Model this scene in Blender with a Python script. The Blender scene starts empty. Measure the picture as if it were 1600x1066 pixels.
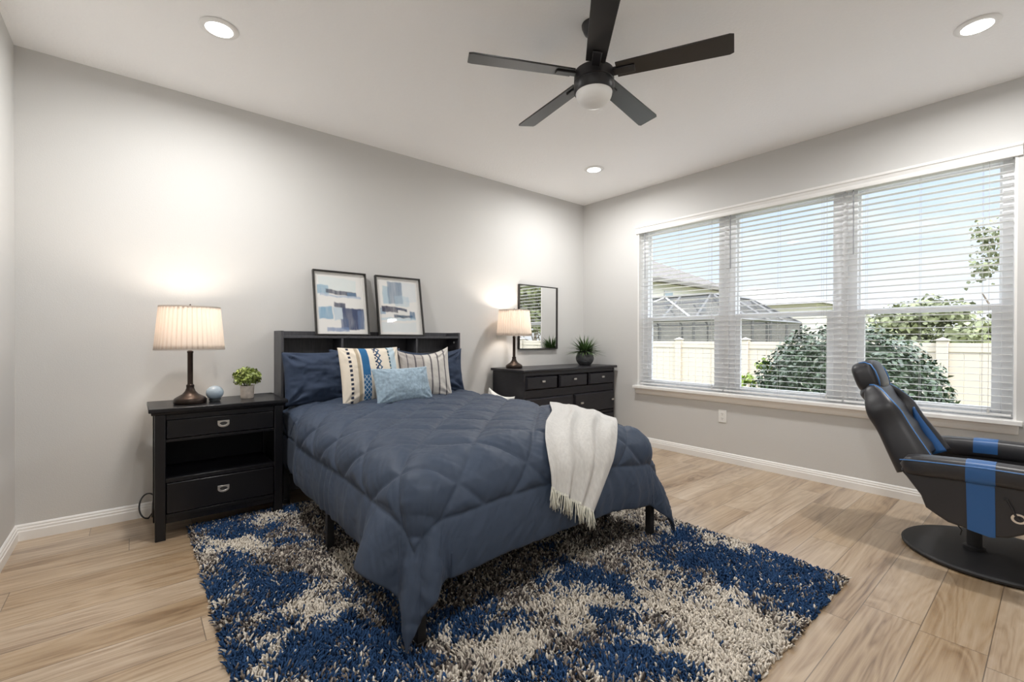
import bpy, math, random
import numpy as np
from mathutils import Vector, Matrix

random.seed(7)
rng = np.random.default_rng(11)
PI = math.pi
scene = bpy.context.scene
col = scene.collection

# ------------------------------------------------------------------ camera, exposure, sky, sun
X0, X1, Y0, Y1, H = -0.512, 4.179, -0.60, 3.684, 2.74      # room: left wall, window wall, front wall, headboard wall, ceiling
EYE = 1.1288

def make_camera():
    yaw, roll, pitch = math.radians(50.3305), math.radians(0.15265), math.radians(-0.26696)
    F = Vector((math.cos(yaw)*math.cos(pitch), math.sin(yaw)*math.cos(pitch), math.sin(pitch)))
    R = Vector((math.sin(yaw), -math.cos(yaw), 0)); U = R.cross(F)
    c, s = math.cos(roll), math.sin(roll)
    R2, U2 = R*c + U*s, U*c - R*s
    cd = bpy.data.cameras.new('camera'); cam = bpy.data.objects.new('camera', cd); col.objects.link(cam)
    m = Matrix((R2, U2, -F)).transposed().to_4x4(); m.translation = (0, 0, EYE)
    cam.matrix_world = m
    cd.sensor_width = 36; cd.lens = 710.34/1600*36; cd.clip_start = 0.02; cd.clip_end = 500
    scene.camera = cam
make_camera()

vs = scene.view_settings
vs.view_transform = 'Standard'; vs.look = 'None'; vs.gamma = 1; vs.use_curve_mapping = False
vs.exposure = 0.35
scene.cycles.use_denoising = True
scene.cycles.max_bounces = 14; scene.cycles.diffuse_bounces = 8; scene.cycles.glossy_bounces = 6
scene.cycles.transparent_max_bounces = 24; scene.cycles.sample_clamp_indirect = 8.0
scene.cycles.caustics_reflective = False; scene.cycles.caustics_refractive = False

CAN_POWER = 21.0          # each recessed ceiling light
LAMP_POWER = 6.5          # each bedside lamp bulb
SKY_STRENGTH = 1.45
SUN_STRENGTH = 2.5

def make_world():
    w = bpy.data.worlds.new('sky'); scene.world = w; w.use_nodes = True
    nt = w.node_tree; nt.nodes.clear(); N = nt.nodes.new; L = nt.links.new
    tc = N('ShaderNodeTexCoord'); sep = N('ShaderNodeSeparateXYZ'); L(tc.outputs['Generated'], sep.inputs[0])
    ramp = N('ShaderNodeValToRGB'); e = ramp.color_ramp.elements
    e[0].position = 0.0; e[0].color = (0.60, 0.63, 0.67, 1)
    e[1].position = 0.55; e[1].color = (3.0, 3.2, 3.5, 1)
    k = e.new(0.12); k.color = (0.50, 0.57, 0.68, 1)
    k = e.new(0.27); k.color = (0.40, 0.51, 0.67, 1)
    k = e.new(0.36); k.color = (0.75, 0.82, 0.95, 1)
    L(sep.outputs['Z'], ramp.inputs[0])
    mp = N('ShaderNodeMapping'); mp.inputs['Scale'].default_value = (1.0, 1.0, 3.5); L(tc.outputs['Generated'], mp.inputs[0])
    nz = N('ShaderNodeTexNoise'); nz.inputs['Scale'].default_value = 3.2; nz.inputs['Detail'].default_value = 6; nz.inputs['Roughness'].default_value = 0.62
    L(mp.outputs[0], nz.inputs['Vector'])
    cr = N('ShaderNodeValToRGB'); cr.color_ramp.elements[0].position = 0.47; cr.color_ramp.elements[1].position = 0.70
    L(nz.outputs[0], cr.inputs[0])
    mix = N('ShaderNodeMixRGB'); hi = N('ShaderNodeMapRange'); hi.inputs[1].default_value = 0.30; hi.inputs[2].default_value = 0.42; hi.inputs[3].default_value = 1; hi.inputs[4].default_value = 0; L(sep.outputs['Z'], hi.inputs[0])
    mm = N('ShaderNodeMath'); mm.operation = 'MULTIPLY'; L(cr.outputs[0], mm.inputs[0]); L(hi.outputs[0], mm.inputs[1]); L(mm.outputs[0], mix.inputs[0]); L(ramp.outputs[0], mix.inputs[1]); mix.inputs[2].default_value = (0.60, 0.62, 0.64, 1)
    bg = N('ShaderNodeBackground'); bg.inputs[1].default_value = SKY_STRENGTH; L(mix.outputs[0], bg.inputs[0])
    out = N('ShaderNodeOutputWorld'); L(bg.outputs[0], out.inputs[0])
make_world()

def make_light(name, kind, loc, energy, color=(1, 1, 1), **kw):
    l = bpy.data.lights.new(name, kind); l.energy = energy; l.color = color
    for k, v in kw.items(): setattr(l, k, v)
    o = bpy.data.objects.new(name, l); o.location = loc; col.objects.link(o); return o
sun = make_light('sun', 'SUN', (0, 0, 8), SUN_STRENGTH, (1.0, 0.95, 0.86), angle=0.01)
sun.rotation_euler = Vector((0.30, 0.50, -0.80)).to_track_quat('-Z', 'Y').to_euler()

# ------------------------------------------------------------------ mesh helpers
class MB:
    def __init__(s): s.v = []; s.f = []; s.mi = []; s.col = []
    def add(s, verts, faces, mi=0):
        o = len(s.v); s.v.extend([tuple(p) for p in verts]); s.f.extend([tuple(i+o for i in f) for f in faces]); s.mi.extend([mi]*len(faces)); return s
    def box(s, a, b, mi=0):
        (x0, y0, z0), (x1, y1, z1) = a, b
        x0, x1 = min(x0, x1), max(x0, x1); y0, y1 = min(y0, y1), max(y0, y1); z0, z1 = min(z0, z1), max(z0, z1)
        v = [(x0,y0,z0),(x1,y0,z0),(x1,y1,z0),(x0,y1,z0),(x0,y0,z1),(x1,y0,z1),(x1,y1,z1),(x0,y1,z1)]
        return s.add(v, [(3,2,1,0),(4,5,6,7),(0,1,5,4),(1,2,6,5),(2,3,7,6),(3,0,4,7)], mi)
    def prism(s, pts, axis, a, b, mi=0):
        """closed polygon in the two remaining axes, extruded along axis from a to b"""
        def P(p, t):
            return {'x': (t, p[0], p[1]), 'y': (p[0], t, p[1]), 'z': (p[0], p[1], t)}[axis]
        n = len(pts); v = [P(p, a) for p in pts] + [P(p, b) for p in pts]
        f = [tuple(range(n)), tuple(range(2*n-1, n-1, -1))] + [(i, i+n, (i+1) % n + n, (i+1) % n) for i in range(n)]
        return s.add(v, f, mi)
    def lathe(s, prof, n=32, c=(0, 0, 0), mi=0, axis='z'):
        v = []; f = []
        m = len(prof)
        for i in range(n):
            a = 2*PI*i/n
            for r, z in prof: 
                p = (r*math.cos(a), r*math.sin(a), z)
                if axis == 'x': p = (p[2], p[0], p[1])
                if axis == 'y': p = (p[0], p[2], p[1])
                v.append((c[0]+p[0], c[1]+p[1], c[2]+p[2]))
        for i in range(n):
            j = (i+1) % n
            for k in range(m-1): f.append((i*m+k, j*m+k, j*m+k+1, i*m+k+1))
        closed = prof[0] == prof[-1]
        if prof[0][0] > 1e-5 and not closed: f.append(tuple(i*m for i in range(n-1, -1, -1)))
        if prof[-1][0] > 1e-5 and not closed: f.append(tuple(i*m+m-1 for i in range(n)))
        return s.add(v, f, mi)
    def cyl(s, c, r, z0, z1, n=24, mi=0, axis='z'): return s.lathe([(r, z0), (r, z1)], n, c, mi, axis)
    def tube(s, pts, r, n=8, mi=0, closed=False):
        pts = [Vector(p) for p in pts]; m = len(pts)
        rr = r if isinstance(r, (list, tuple)) else [r]*m
        v = []; up = Vector((0, 0, 1)); prev = None
        for i, p in enumerate(pts):
            if closed: t = pts[(i+1) % m] - pts[i-1]
            else: t = pts[min(i+1, m-1)] - pts[max(i-1, 0)]
            t.normalize()
            if prev is None:
                a = up if abs(t.dot(up)) < 0.9 else Vector((1, 0, 0))
                u = t.cross(a).normalized()
            else: u = (prev - t*prev.dot(t)).normalized()
            w = t.cross(u); prev = u
            for k in range(n):
                an = 2*PI*k/n; v.append(p + (u*math.cos(an) + w*math.sin(an))*rr[i])
        f = []
        for i in range(m if closed else m-1):
            j = (i+1) % m
            for k in range(n): f.append((i*n+k, i*n+(k+1) % n, j*n+(k+1) % n, j*n+k))
        if not closed: f.append(tuple(range(n-1, -1, -1))); f.append(tuple((m-1)*n+k for k in range(n)))
        return s.add(v, f, mi)
    def xform(s, M):
        s.v = [tuple(M @ Vector(p)) for p in s.v]; return s
    def build(s, name, mats, parent=None, origin=None, bevel=0.0, seg=2, smooth=True, angle=35, fixn=True):
        v = np.array(s.v, dtype=np.float32)
        return arr_mesh(name, v, s.f, mats, parent, origin, bevel, seg, smooth, angle, s.mi, fixn)

def arr_mesh(name, v, f, mats, parent=None, origin=None, bevel=0.0, seg=2, smooth=True, angle=35, mi=None, fixn=False, colors=None):
    if origin is not None: v = v - np.array(origin, dtype=np.float32)
    me = bpy.data.meshes.new(name)
    me.from_pydata(v.tolist() if isinstance(v, np.ndarray) else v, [], f if isinstance(f, list) else f.tolist())
    if not isinstance(mats, (list, tuple)): mats = [mats]
    for m in mats: me.materials.append(m)
    if mi is not None and len(mats) > 1: me.polygons.foreach_set('material_index', np.array(mi, dtype=np.int32))
    if fixn:
        import bmesh
        bm = bmesh.new(); bm.from_mesh(me); bmesh.ops.recalc_face_normals(bm, faces=bm.faces); bm.to_mesh(me); bm.free()
    if colors is not None:
        a = me.attributes.new('Col', 'FLOAT_COLOR', 'POINT')
        c = np.ones((len(v), 4), dtype=np.float32); c[:, :3] = colors; a.data.foreach_set('color', c.ravel())
    if smooth:
        me.polygons.foreach_set('use_smooth', np.ones(len(me.polygons), dtype=bool))
        if angle < 179: me.set_sharp_from_angle(angle=math.radians(angle))
    me.update()
    o = bpy.data.objects.new(name, me); col.objects.link(o)
    if parent is not None: o.parent = parent
    if origin is not None: o.location = origin
    if bevel > 0:
        b = o.modifiers.new('bevel', 'BEVEL'); b.width = bevel; b.segments = seg; b.limit_method = 'ANGLE'; b.angle_limit = math.radians(40); b.harden_normals = False
    return o

def tag(o, label, cat, group=None, kind=None):
    o['label'] = label; o['category'] = cat
    if group: o['group'] = group
    if kind: o['kind'] = kind
    return o
def thing(name, label, cat, loc=(0, 0, 0), rotz=0, group=None):
    o = bpy.data.objects.new(name, None); col.objects.link(o); o.empty_display_size = 0.05
    o.location = loc; o.rotation_euler = (0, 0, rotz)
    return tag(o, label, cat, group)
def struct(o, label=None):
    o['kind'] = 'structure'
    if label: o['label'] = label
    return o
def dup(root, loc, rotz=0, label=None, group=None):
    r = root.copy(); col.objects.link(r); r.location = loc; r.rotation_euler = (0, 0, rotz)
    if label: r['label'] = label
    if group: r['group'] = group
    for ch in list(root.children):
        c = ch.copy(); col.objects.link(c); c.parent = r
        for g in ch.children:
            d = g.copy(); col.objects.link(d); d.parent = c
    return r

# value noise in numpy
def _h(ix, iy, iz, seed):
    n = (ix*374761393 + iy*668265263 + iz*2147483647 + seed*1274126177) & 0xffffffff
    n = ((n ^ (n >> 13))*1274126177) & 0xffffffff
    n = n ^ (n >> 16)
    return (n & 0xffff)/65535.0
def vnoise(x, y, z=None, seed=0):
    x = np.asarray(x, dtype=np.float64); y = np.asarray(y, dtype=np.float64); z = np.zeros_like(x) if z is None else np.asarray(z, dtype=np.float64)
    ix, iy, iz = np.floor(x).astype(np.int64), np.floor(y).astype(np.int64), np.floor(z).astype(np.int64)
    fx, fy, fz = x-ix, y-iy, z-iz
    fx, fy, fz = [t*t*(3-2*t) for t in (fx, fy, fz)]
    r = 0
    for a in (0, 1):
        for b in (0, 1):
            for c in (0, 1):
                w = (fx if a else 1-fx)*(fy if b else 1-fy)*(fz if c else 1-fz)
                r = r + w*_h(ix+a, iy+b, iz+c, seed)
    return r*2-1
def fbm(x, y, z=None, o=4, seed=0):
    r = 0; a = 1; s = 0
    for i in range(o):
        k = 2.03**i
        r = r + a*vnoise(x*k, y*k, None if z is None else z*k, seed+i*17); s += a; a *= 0.5
    return r/s
def sstep(a, b, x):
    t = np.clip((x-a)/(b-a), 0, 1); return t*t*(3-2*t)
def lin(r, g, b):
    def c(u):
        u /= 255.0
        return u/12.92 if u <= 0.04045 else ((u+0.055)/1.055)**2.4
    return (c(r), c(g), c(b))

# ------------------------------------------------------------------ materials
def mat(name, color=(0.5, 0.5, 0.5), rough=0.5, metal=0.0, spec=0.5, bump=None, vary=None, sheen=0.0, coat=0.0, attr=False):
    """bump=(scale, strength, distance, detail); vary=(scale, amount)"""
    m = bpy.data.materials.new(name); m.use_nodes = True; nt = m.node_tree; N = nt.nodes.new; L = nt.links.new
    p = nt.nodes['Principled BSDF']
    p.inputs['Base Color'].default_value = (*color, 1); p.inputs['Roughness'].default_value = rough; p.inputs['Metallic'].default_value = metal
    p.inputs['Specular IOR Level'].default_value = spec
    if sheen: p.inputs['Sheen Weight'].default_value = sheen; p.inputs['Sheen Roughness'].default_value = 0.4
    if coat: p.inputs['Coat Weight'].default_value = coat; p.inputs['Coat Roughness'].default_value = 0.15
    tc = N('ShaderNodeTexCoord')
    base = None
    if attr:
        a = N('ShaderNodeAttribute'); a.attribute_name = 'Col'; base = a.outputs['Color']; L(base, p.inputs['Base Color'])
    if vary:
        n = N('ShaderNodeTexNoise'); n.inputs['Scale'].default_value = vary[0]; n.inputs['Detail'].default_value = 5
        if len(vary) > 2:
            mp = N('ShaderNodeMapping'); mp.inputs['Scale'].default_value = vary[2]; L(tc.outputs['Object'], mp.inputs[0]); L(mp.outputs[0], n.inputs['Vector'])
        else: L(tc.outputs['Object'], n.inputs['Vector'])
        mr = N('ShaderNodeMapRange'); mr.inputs[1].default_value = 0.3; mr.inputs[2].default_value = 0.7
        mr.inputs[3].default_value = 1-vary[1]; mr.inputs[4].default_value = 1+vary[1]; L(n.outputs[0], mr.inputs[0])
        mx = N('ShaderNodeMixRGB'); mx.blend_type = 'MULTIPLY'; mx.inputs[0].default_value = 1
        if base is not None: L(base, mx.inputs[1])
        else: mx.inputs[1].default_value = (*color, 1)
        L(mr.outputs[0], mx.inputs[2]); L(mx.outputs[0], p.inputs['Base Color'])
    if bump:
        n = N('ShaderNodeTexNoise'); n.inputs['Scale'].default_value = bump[0]; n.inputs['Detail'].default_value = bump[3] if len(bump) > 3 else 3
        if len(bump) > 4:
            mp = N('ShaderNodeMapping'); mp.inputs['Scale'].default_value = bump[4]; L(tc.outputs['Object'], mp.inputs[0]); L(mp.outputs[0], n.inputs['Vector'])
        else: L(tc.outputs['Object'], n.inputs['Vector'])
        b = N('ShaderNodeBump'); b.inputs['Strength'].default_value = bump[1]; b.inputs['Distance'].default_value = bump[2]
        L(n.outputs[0], b.inputs['Height']); L(b.outputs[0], p.inputs['Normal'])
    return m

def floor_material():
    m = bpy.data.materials.new('laminate_planks'); m.use_nodes = True; nt = m.node_tree; N = nt.nodes.new; L = nt.links.new
    p = nt.nodes['Principled BSDF']
    tc = N('ShaderNodeTexCoord'); sep = N('ShaderNodeSeparateXYZ'); L(tc.outputs['Object'], sep.inputs[0])
    def M(op, a, b=None, c=None):
        n = N('ShaderNodeMath'); n.operation = op
        for i, v in enumerate((a, b, c)):
            if v is None: continue
            if isinstance(v, (int, float)): n.inputs[i].default_value = v
            else: L(v, n.inputs[i])
        return n.outputs[0]
    W, LEN = 0.187, 1.22
    ry = M('DIVIDE', M('SUBTRACT', sep.outputs['Y'], 0.158), W); row = M('FLOOR', ry); fy = M('FRACT', ry)
    wn = N('ShaderNodeTexWhiteNoise'); wn.noise_dimensions = '1D'; L(row, wn.inputs['W'])
    rx = M('ADD', M('DIVIDE', sep.outputs['X'], LEN), M('MULTIPLY', wn.outputs['Value'], 7.0)); plank = M('FLOOR', rx); fx = M('FRACT', rx)
    cmb = N('ShaderNodeCombineXYZ'); L(row, cmb.inputs[0]); L(plank, cmb.inputs[1])
    wp = N('ShaderNodeTexWhiteNoise'); wp.noise_dimensions = '2D'; L(cmb.outputs[0], wp.inputs['Vector'])
    # seams
    sy = M('MINIMUM', fy, M('SUBTRACT', 1.0, fy)); sx = M('MINIMUM', fx, M('SUBTRACT', 1.0, fx))
    seam = M('MAXIMUM', M('LESS_THAN', sy, 0.0085), M('LESS_THAN', sx, 0.0013))
    # grain coordinates, shifted per plank
    gx = M('ADD', M('MULTIPLY', sep.outputs['X'], 0.75), M('MULTIPLY', wp.outputs['Value'], 37.0))
    gy = M('ADD', M('MULTIPLY', sep.outputs['Y'], 6.0), M('MULTIPLY', wp.outputs['Value'], 91.0))
    gv = N('ShaderNodeCombineXYZ'); L(gx, gv.inputs[0]); L(gy, gv.inputs[1])
    n1 = N('ShaderNodeTexNoise'); n1.inputs['Scale'].default_value = 1.0; n1.inputs['Detail'].default_value = 3; n1.inputs['Roughness'].default_value = 0.5; n1.inputs['Distortion'].default_value = 0.9
    L(gv.outputs[0], n1.inputs['Vector'])
    rings = M('FRACT', M('MULTIPLY', n1.outputs[0], 10.0))
    tri = M('ABSOLUTE', M('SUBTRACT', M('MULTIPLY', rings, 2.0), 1.0))
    n2 = N('ShaderNodeTexNoise'); n2.inputs['Scale'].default_value = 1.0; n2.inputs['Detail'].default_value = 7; n2.inputs['Roughness'].default_value = 0.65
    gv2 = N('ShaderNodeCombineXYZ'); L(M('MULTIPLY', gx, 1.7), gv2.inputs[0]); L(M('MULTIPLY', gy, 10.0), gv2.inputs[1]); L(gv2.outputs[0], n2.inputs['Vector'])
    n3 = N('ShaderNodeTexNoise'); n3.inputs['Scale'].default_value = 0.8; n3.inputs['Detail'].default_value = 2; L(gv.outputs[0], n3.inputs['Vector'])
    val = M('ADD', M('ADD', M('MULTIPLY', tri, 0.13), M('MULTIPLY', n2.outputs[0], 0.50)), M('MULTIPLY', n3.outputs[0], 0.62))
    ramp = N('ShaderNodeValToRGB'); e = ramp.color_ramp.elements
    e[0].position = 0.42; e[0].color = (*lin(122, 98, 76), 1)
    e[1].position = 0.80; e[1].color = (*lin(214, 194, 170), 1)
    k = e.new(0.52); k.color = (*lin(168, 143, 116), 1)
    k = e.new(0.64); k.color = (*lin(194, 171, 144), 1)
    L(val, ramp.inputs[0])
    pv = M('ADD', 0.73, M('MULTIPLY', wp.outputs['Value'], 0.12))
    mx = N('ShaderNodeMixRGB'); mx.blend_type = 'MULTIPLY'; mx.inputs[0].default_value = 1; L(ramp.outputs[0], mx.inputs[1]); L(pv, mx.inputs[2])
    hs = N('ShaderNodeHueSaturation'); L(M('SUBTRACT', 1.2, M('MULTIPLY', wp.outputs['Value'], 0.25)), hs.inputs['Saturation']); L(mx.outputs[0], hs.inputs['Color'])
    ms = N('ShaderNodeMixRGB'); L(M('MULTIPLY', seam, 0.7), ms.inputs[0]); L(hs.outputs[0], ms.inputs[1]); ms.inputs[2].default_value = (*lin(70, 58, 48), 1)
    L(ms.outputs[0], p.inputs['Base Color'])
    p.inputs['Roughness'].default_value = 0.34; p.inputs['Specular IOR Level'].default_value = 0.7; p.inputs['Coat Weight'].default_value = 0.6; p.inputs['Coat Roughness'].default_value = 0.30
    b = N('ShaderNodeBump'); b.inputs['Strength'].default_value = 0.25; b.inputs['Distance'].default_value = 0.002
    L(M('SUBTRACT', M('MULTIPLY', n2.outputs[0], 0.4), seam), b.inputs['Height']); L(b.outputs[0], p.inputs['Normal'])
    return m

def glass_material(name, tint=(0.985, 0.985, 0.985), refl=0.06):
    m = bpy.data.materials.new(name); m.use_nodes = True; nt = m.node_tree; nt.nodes.clear(); N = nt.nodes.new; L = nt.links.new
    t = N('ShaderNodeBsdfTransparent'); t.inputs[0].default_value = (*tint, 1)
    g = N('ShaderNodeBsdfGlossy'); g.inputs['Roughness'].default_value = 0.0
    lw = N('ShaderNodeLayerWeight'); lw.inputs[0].default_value = 0.25
    mul = N('ShaderNodeMath'); mul.operation = 'MULTIPLY_ADD'; mul.inputs[1].default_value = 0.16; mul.inputs[2].default_value = refl*0.1; L(lw.outputs['Fresnel'], mul.inputs[0])
    mx = N('ShaderNodeMixShader'); L(mul.outputs[0], mx.inputs[0]); L(t.outputs[0], mx.inputs[1]); L(g.outputs[0], mx.inputs[2])
    o = N('ShaderNodeOutputMaterial'); L(mx.outputs[0], o.inputs[0]); return m

def translucent_material(name, color, mix=0.5):
    m = bpy.data.materials.new(name); m.use_nodes = True; nt = m.node_tree; nt.nodes.clear(); N = nt.nodes.new; L = nt.links.new
    d = N('ShaderNodeBsdfDiffuse'); d.inputs[0].default_value = (*color, 1)
    t = N('ShaderNodeBsdfTranslucent'); t.inputs[0].default_value = (*color, 1)
    mx = N('ShaderNodeMixShader'); mx.inputs[0].default_value = mix; L(d.outputs[0], mx.inputs[1]); L(t.outputs[0], mx.inputs[2])
    o = N('ShaderNodeOutputMaterial'); L(mx.outputs[0], o.inputs[0]); return m

def emit_material(name, color, strength):
    m = bpy.data.materials.new(name); m.use_nodes = True; p = m.node_tree.nodes['Principled BSDF']
    p.inputs['Base Color'].default_value = (*color, 1); p.inputs['Emission Color'].default_value = (*color, 1); p.inputs['Emission Strength'].default_value = strength
    return m

def mesh_screen_material():
    """insect screen: a fine dark weave, partly see-through"""
    m = bpy.data.materials.new('screen_mesh'); m.use_nodes = True; nt = m.node_tree; nt.nodes.clear(); N = nt.nodes.new; L = nt.links.new
    t = N('ShaderNodeBsdfTransparent'); d = N('ShaderNodeBsdfDiffuse'); d.inputs[0].default_value = (0.10, 0.10, 0.10, 1)
    mx = N('ShaderNodeMixShader'); mx.inputs[0].default_value = 0.62; L(t.outputs[0], mx.inputs[1]); L(d.outputs[0], mx.inputs[2])
    o = N('ShaderNodeOutputMaterial'); L(mx.outputs[0], o.inputs[0]); return m

M_wall = mat('wall_paint', (0.60, 0.596, 0.584), 0.75, spec=0.25, bump=(170, 0.35, 0.0015, 3))
M_ceil = mat('ceiling_paint', (0.94, 0.94, 0.94), 0.9, spec=0.15, bump=(75, 0.55, 0.004, 4))
M_trim = mat('white_trim', (0.84, 0.835, 0.82), 0.35, spec=0.4)
M_vinyl = mat('white_vinyl', (0.86, 0.87, 0.88), 0.35, spec=0.4)
M_slat = mat('blind_slat', (0.72, 0.72, 0.72), 0.4, spec=0.4)
M_cord = mat('blind_cord', (0.55, 0.55, 0.54), 0.8)
M_wand = mat('wand_plastic', (0.30, 0.31, 0.33), 0.25)
M_floor = floor_material()
M_glass = glass_material('window_glass')
M_picglass = glass_material('picture_glass', (1, 1, 1), 0.03)
M_black = mat('black_lacquered_wood', (0.007, 0.007, 0.009), 0.30, spec=0.35, bump=(30, 0.12, 0.001, 4, (1, 1, 8)))
M_blackin = mat('black_inner_panel', (0.006, 0.007, 0.010), 0.5, spec=0.2)
M_dresser = mat('espresso_black_wood', (0.014, 0.013, 0.017), 0.34, spec=0.42, bump=(22, 0.15, 0.001, 4, (1, 1, 10)), vary=(18, 0.3, (1, 1, 9)))
M_head = mat('charcoal_laminate', (0.062, 0.062, 0.070), 0.42, spec=0.5, vary=(12, 0.2, (8, 1, 1)))
M_headside = M_head
M_nickel = mat('brushed_nickel', (0.66, 0.64, 0.61), 0.28, 1.0, bump=(120, 0.15, 0.0005))
M_chrome = mat('polished_chrome', (0.80, 0.80, 0.80), 0.12, 1.0)
M_bronze = mat('oil_rubbed_bronze', (0.050, 0.036, 0.030), 0.30, 0.8, spec=0.5, vary=(14, 0.3))
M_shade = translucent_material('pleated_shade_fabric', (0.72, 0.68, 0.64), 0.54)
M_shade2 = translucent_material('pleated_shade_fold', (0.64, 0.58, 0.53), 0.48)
M_fan = mat('fan_black_metal', (0.015, 0.014, 0.016), 0.38, spec=0.5)
M_blade = mat('fan_blade_black_wood', (0.013, 0.012, 0.012), 0.30, spec=0.6, bump=(25, 0.1, 0.001, 4, (1, 8, 1)))
M_opal = mat('opal_glass', (0.85, 0.85, 0.84), 0.5, spec=0.5)
M_can = emit_material('led_lens', (1.0, 0.97, 0.92), 6.0)
M_bedmetal = mat('black_powder_coat', (0.012, 0.012, 0.013), 0.45)
M_mattress = mat('mattress_ticking', (0.7, 0.7, 0.68), 0.8)
M_navy = mat('navy_comforter_cotton', (0.041, 0.058, 0.093), 0.58, spec=0.28, sheen=0.04, bump=(34, 0.16, 0.005, 5, (1.0, 1.6, 1.0)), vary=(3.0, 0.06))
M_navycase = mat('navy_pillowcase_cotton', (0.034, 0.050, 0.088), 0.70, spec=0.2, sheen=0.05, bump=(18, 0.35, 0.006, 4))
M_throw = mat('ivory_woven_throw', (0.62, 0.61, 0.59), 0.9, spec=0.1, sheen=0.2, bump=(420, 0.5, 0.002, 2), vary=(90, 0.08, (1, 1, 0.25)))
M_fringe = mat('cream_yarn', (0.72, 0.71, 0.62), 0.9, spec=0.1)
M_cush = mat('patterned_cotton', (0.8, 0.8, 0.8), 0.88, spec=0.15, attr=True, bump=(160, 0.25, 0.002, 2))
M_lumbar = mat('pale_blue_chenille', (0.30, 0.395, 0.475), 0.9, spec=0.15, sheen=0.4, vary=(55, 0.22), bump=(120, 0.4, 0.003, 3))
M_tassel = mat('cushion_tassel_yarn', (0.75, 0.72, 0.66), 0.9)
M_rug = mat('rug_pile_yarn', (0.5, 0.5, 0.5), 0.95, spec=0.1, attr=True)
M_rugback = mat('rug_backing', (0.30, 0.28, 0.26), 0.9)
M_print = mat('print_paper', (0.8, 0.8, 0.8), 0.7, spec=0.2, attr=True)
M_mat = mat('picture_mount_board', (0.80, 0.79, 0.76), 0.85)
M_frame = mat('dark_bronze_frame', (0.020, 0.018, 0.016), 0.4)
M_mirror = mat('mirror_silver', (0.88, 0.89, 0.89), 0.0, 1.0)
M_pot = mat('speckled_cream_ceramic', (0.64, 0.58, 0.52), 0.7, vary=(45, 0.15))
M_soil = mat('potting_soil', (0.05, 0.035, 0.025), 0.95)
M_leafA = mat('fresh_green_leaf', (0.18, 0.23, 0.05), 0.5, vary=(30, 0.5))
M_leafB = mat('dark_green_leaf', (0.085, 0.150, 0.050), 0.5, vary=(30, 0.4))
M_greypot = mat('charcoal_ribbed_ceramic', (0.060, 0.062, 0.068), 0.45, vary=(40, 0.2))
M_ball = mat('pale_blue_ceramic', (0.42, 0.53, 0.64), 0.16, spec=0.6, coat=0.6)
M_ballgrey = mat('grey_plastic', (0.09, 0.10, 0.11), 0.4)
M_cable = mat('dark_grey_cable', (0.035, 0.036, 0.04), 0.5)
M_plate = mat('white_outlet_plastic', (0.82, 0.82, 0.80), 0.35)
M_slot = mat('outlet_slot', (0.03, 0.03, 0.03), 0.6)
M_leather = mat('black_faux_leather', (0.022, 0.022, 0.026), 0.40, spec=0.55, bump=(260, 0.15, 0.001, 2))
M_blue = mat('blue_faux_leather', (0.022, 0.105, 0.30), 0.42, spec=0.5, bump=(260, 0.15, 0.001, 2))
M_bluepipe = mat('blue_piping', (0.06, 0.20, 0.50), 0.4)
M_baseplast = mat('black_textured_plastic', (0.018, 0.018, 0.020), 0.55, spec=0.4, bump=(200, 0.2, 0.001))
M_white_cloth = mat('white_cotton', (0.78, 0.77, 0.74), 0.9)

# ------------------------------------------------------------------ room shell
T = 0.20
OY0, OY1, OZ0, OZ1 = 0.170, 2.912, 0.615, 2.325       # window opening
struct(MB().box((X0-T, Y0-T, -0.12), (X1+T, Y1+T, 0)).build('floor', M_floor, smooth=False))
struct(MB().box((X0-T, Y0-T, H), (X1+T, Y1+T, H+0.15)).build('ceiling', M_ceil, smooth=False))
struct(MB().box((X0-T, Y1, 0), (X1+T, Y1+T, H)).build('wall_back', M_wall, smooth=False))
struct(MB().box((X0-T, Y0-T, 0), (X0, Y1, H)).build('wall_left', M_wall, smooth=False))
struct(MB().box((X0, Y0-T, 0), (X1+T, Y0, H)).build('wall_front', M_wall, smooth=False))
w = MB()
w.box((X1, Y0, 0), (X1+T, Y1, OZ0)); w.box((X1, Y0, OZ1), (X1+T, Y1, H)); w.box((X1, Y0, OZ0), (X1+T, OY0, OZ1)); w.box((X1, OY1, OZ0), (X1+T, Y1, OZ1))
struct(w.build('wall_right', M_wall, smooth=False))

def base_profile(): return [(0, 0), (0.015, 0), (0.015, 0.050), (0.012, 0.056), (0.012, 0.066), (0.008, 0.073), (0.008, 0.080), (0.004, 0.087), (0, 0.089)]
bp = base_profile()
struct(MB().prism([(Y1-a, b) for a, b in bp], 'x', X0, X1).build('baseboard_back', M_trim, angle=20))
struct(MB().prism([(X1-a, b) for a, b in bp], 'y', Y0, Y1).build('baseboard_right', M_trim, angle=20))
struct(MB().prism([(X0+a, b) for a, b in bp], 'y', Y0, Y1).build('baseboard_left', M_trim, angle=20))

# window reveal liner and sill with apron
t = MB(); e = 0.004
t.box((X1-0.001, OY0, OZ0), (X1+0.10, OY0+0.012, OZ1)); t.box((X1-0.001, OY1-0.012, OZ0), (X1+0.10, OY1, OZ1)); t.box((X1-0.001, OY0, OZ1-0.012), (X1+0.10, OY1, OZ1))
struct(t.build('trim_1', M_trim, smooth=False), 'white painted reveal lining the window opening')
t = MB()
t.box((X1-0.055, 0.142, 0.606), (X1+0.10, 2.943, 0.634))
t.prism([(X1, 0.545), (X1-0.010, 0.545), (X1-0.018, 0.556), (X1-0.024, 0.580), (X1-0.036, 0.594), (X1-0.040, 0.606), (X1, 0.606)], 'y', 0.160, 2.925)
struct(t.build('trim_2', M_trim, bevel=0.003, angle=25), 'white window sill and apron under the blinds')

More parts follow.
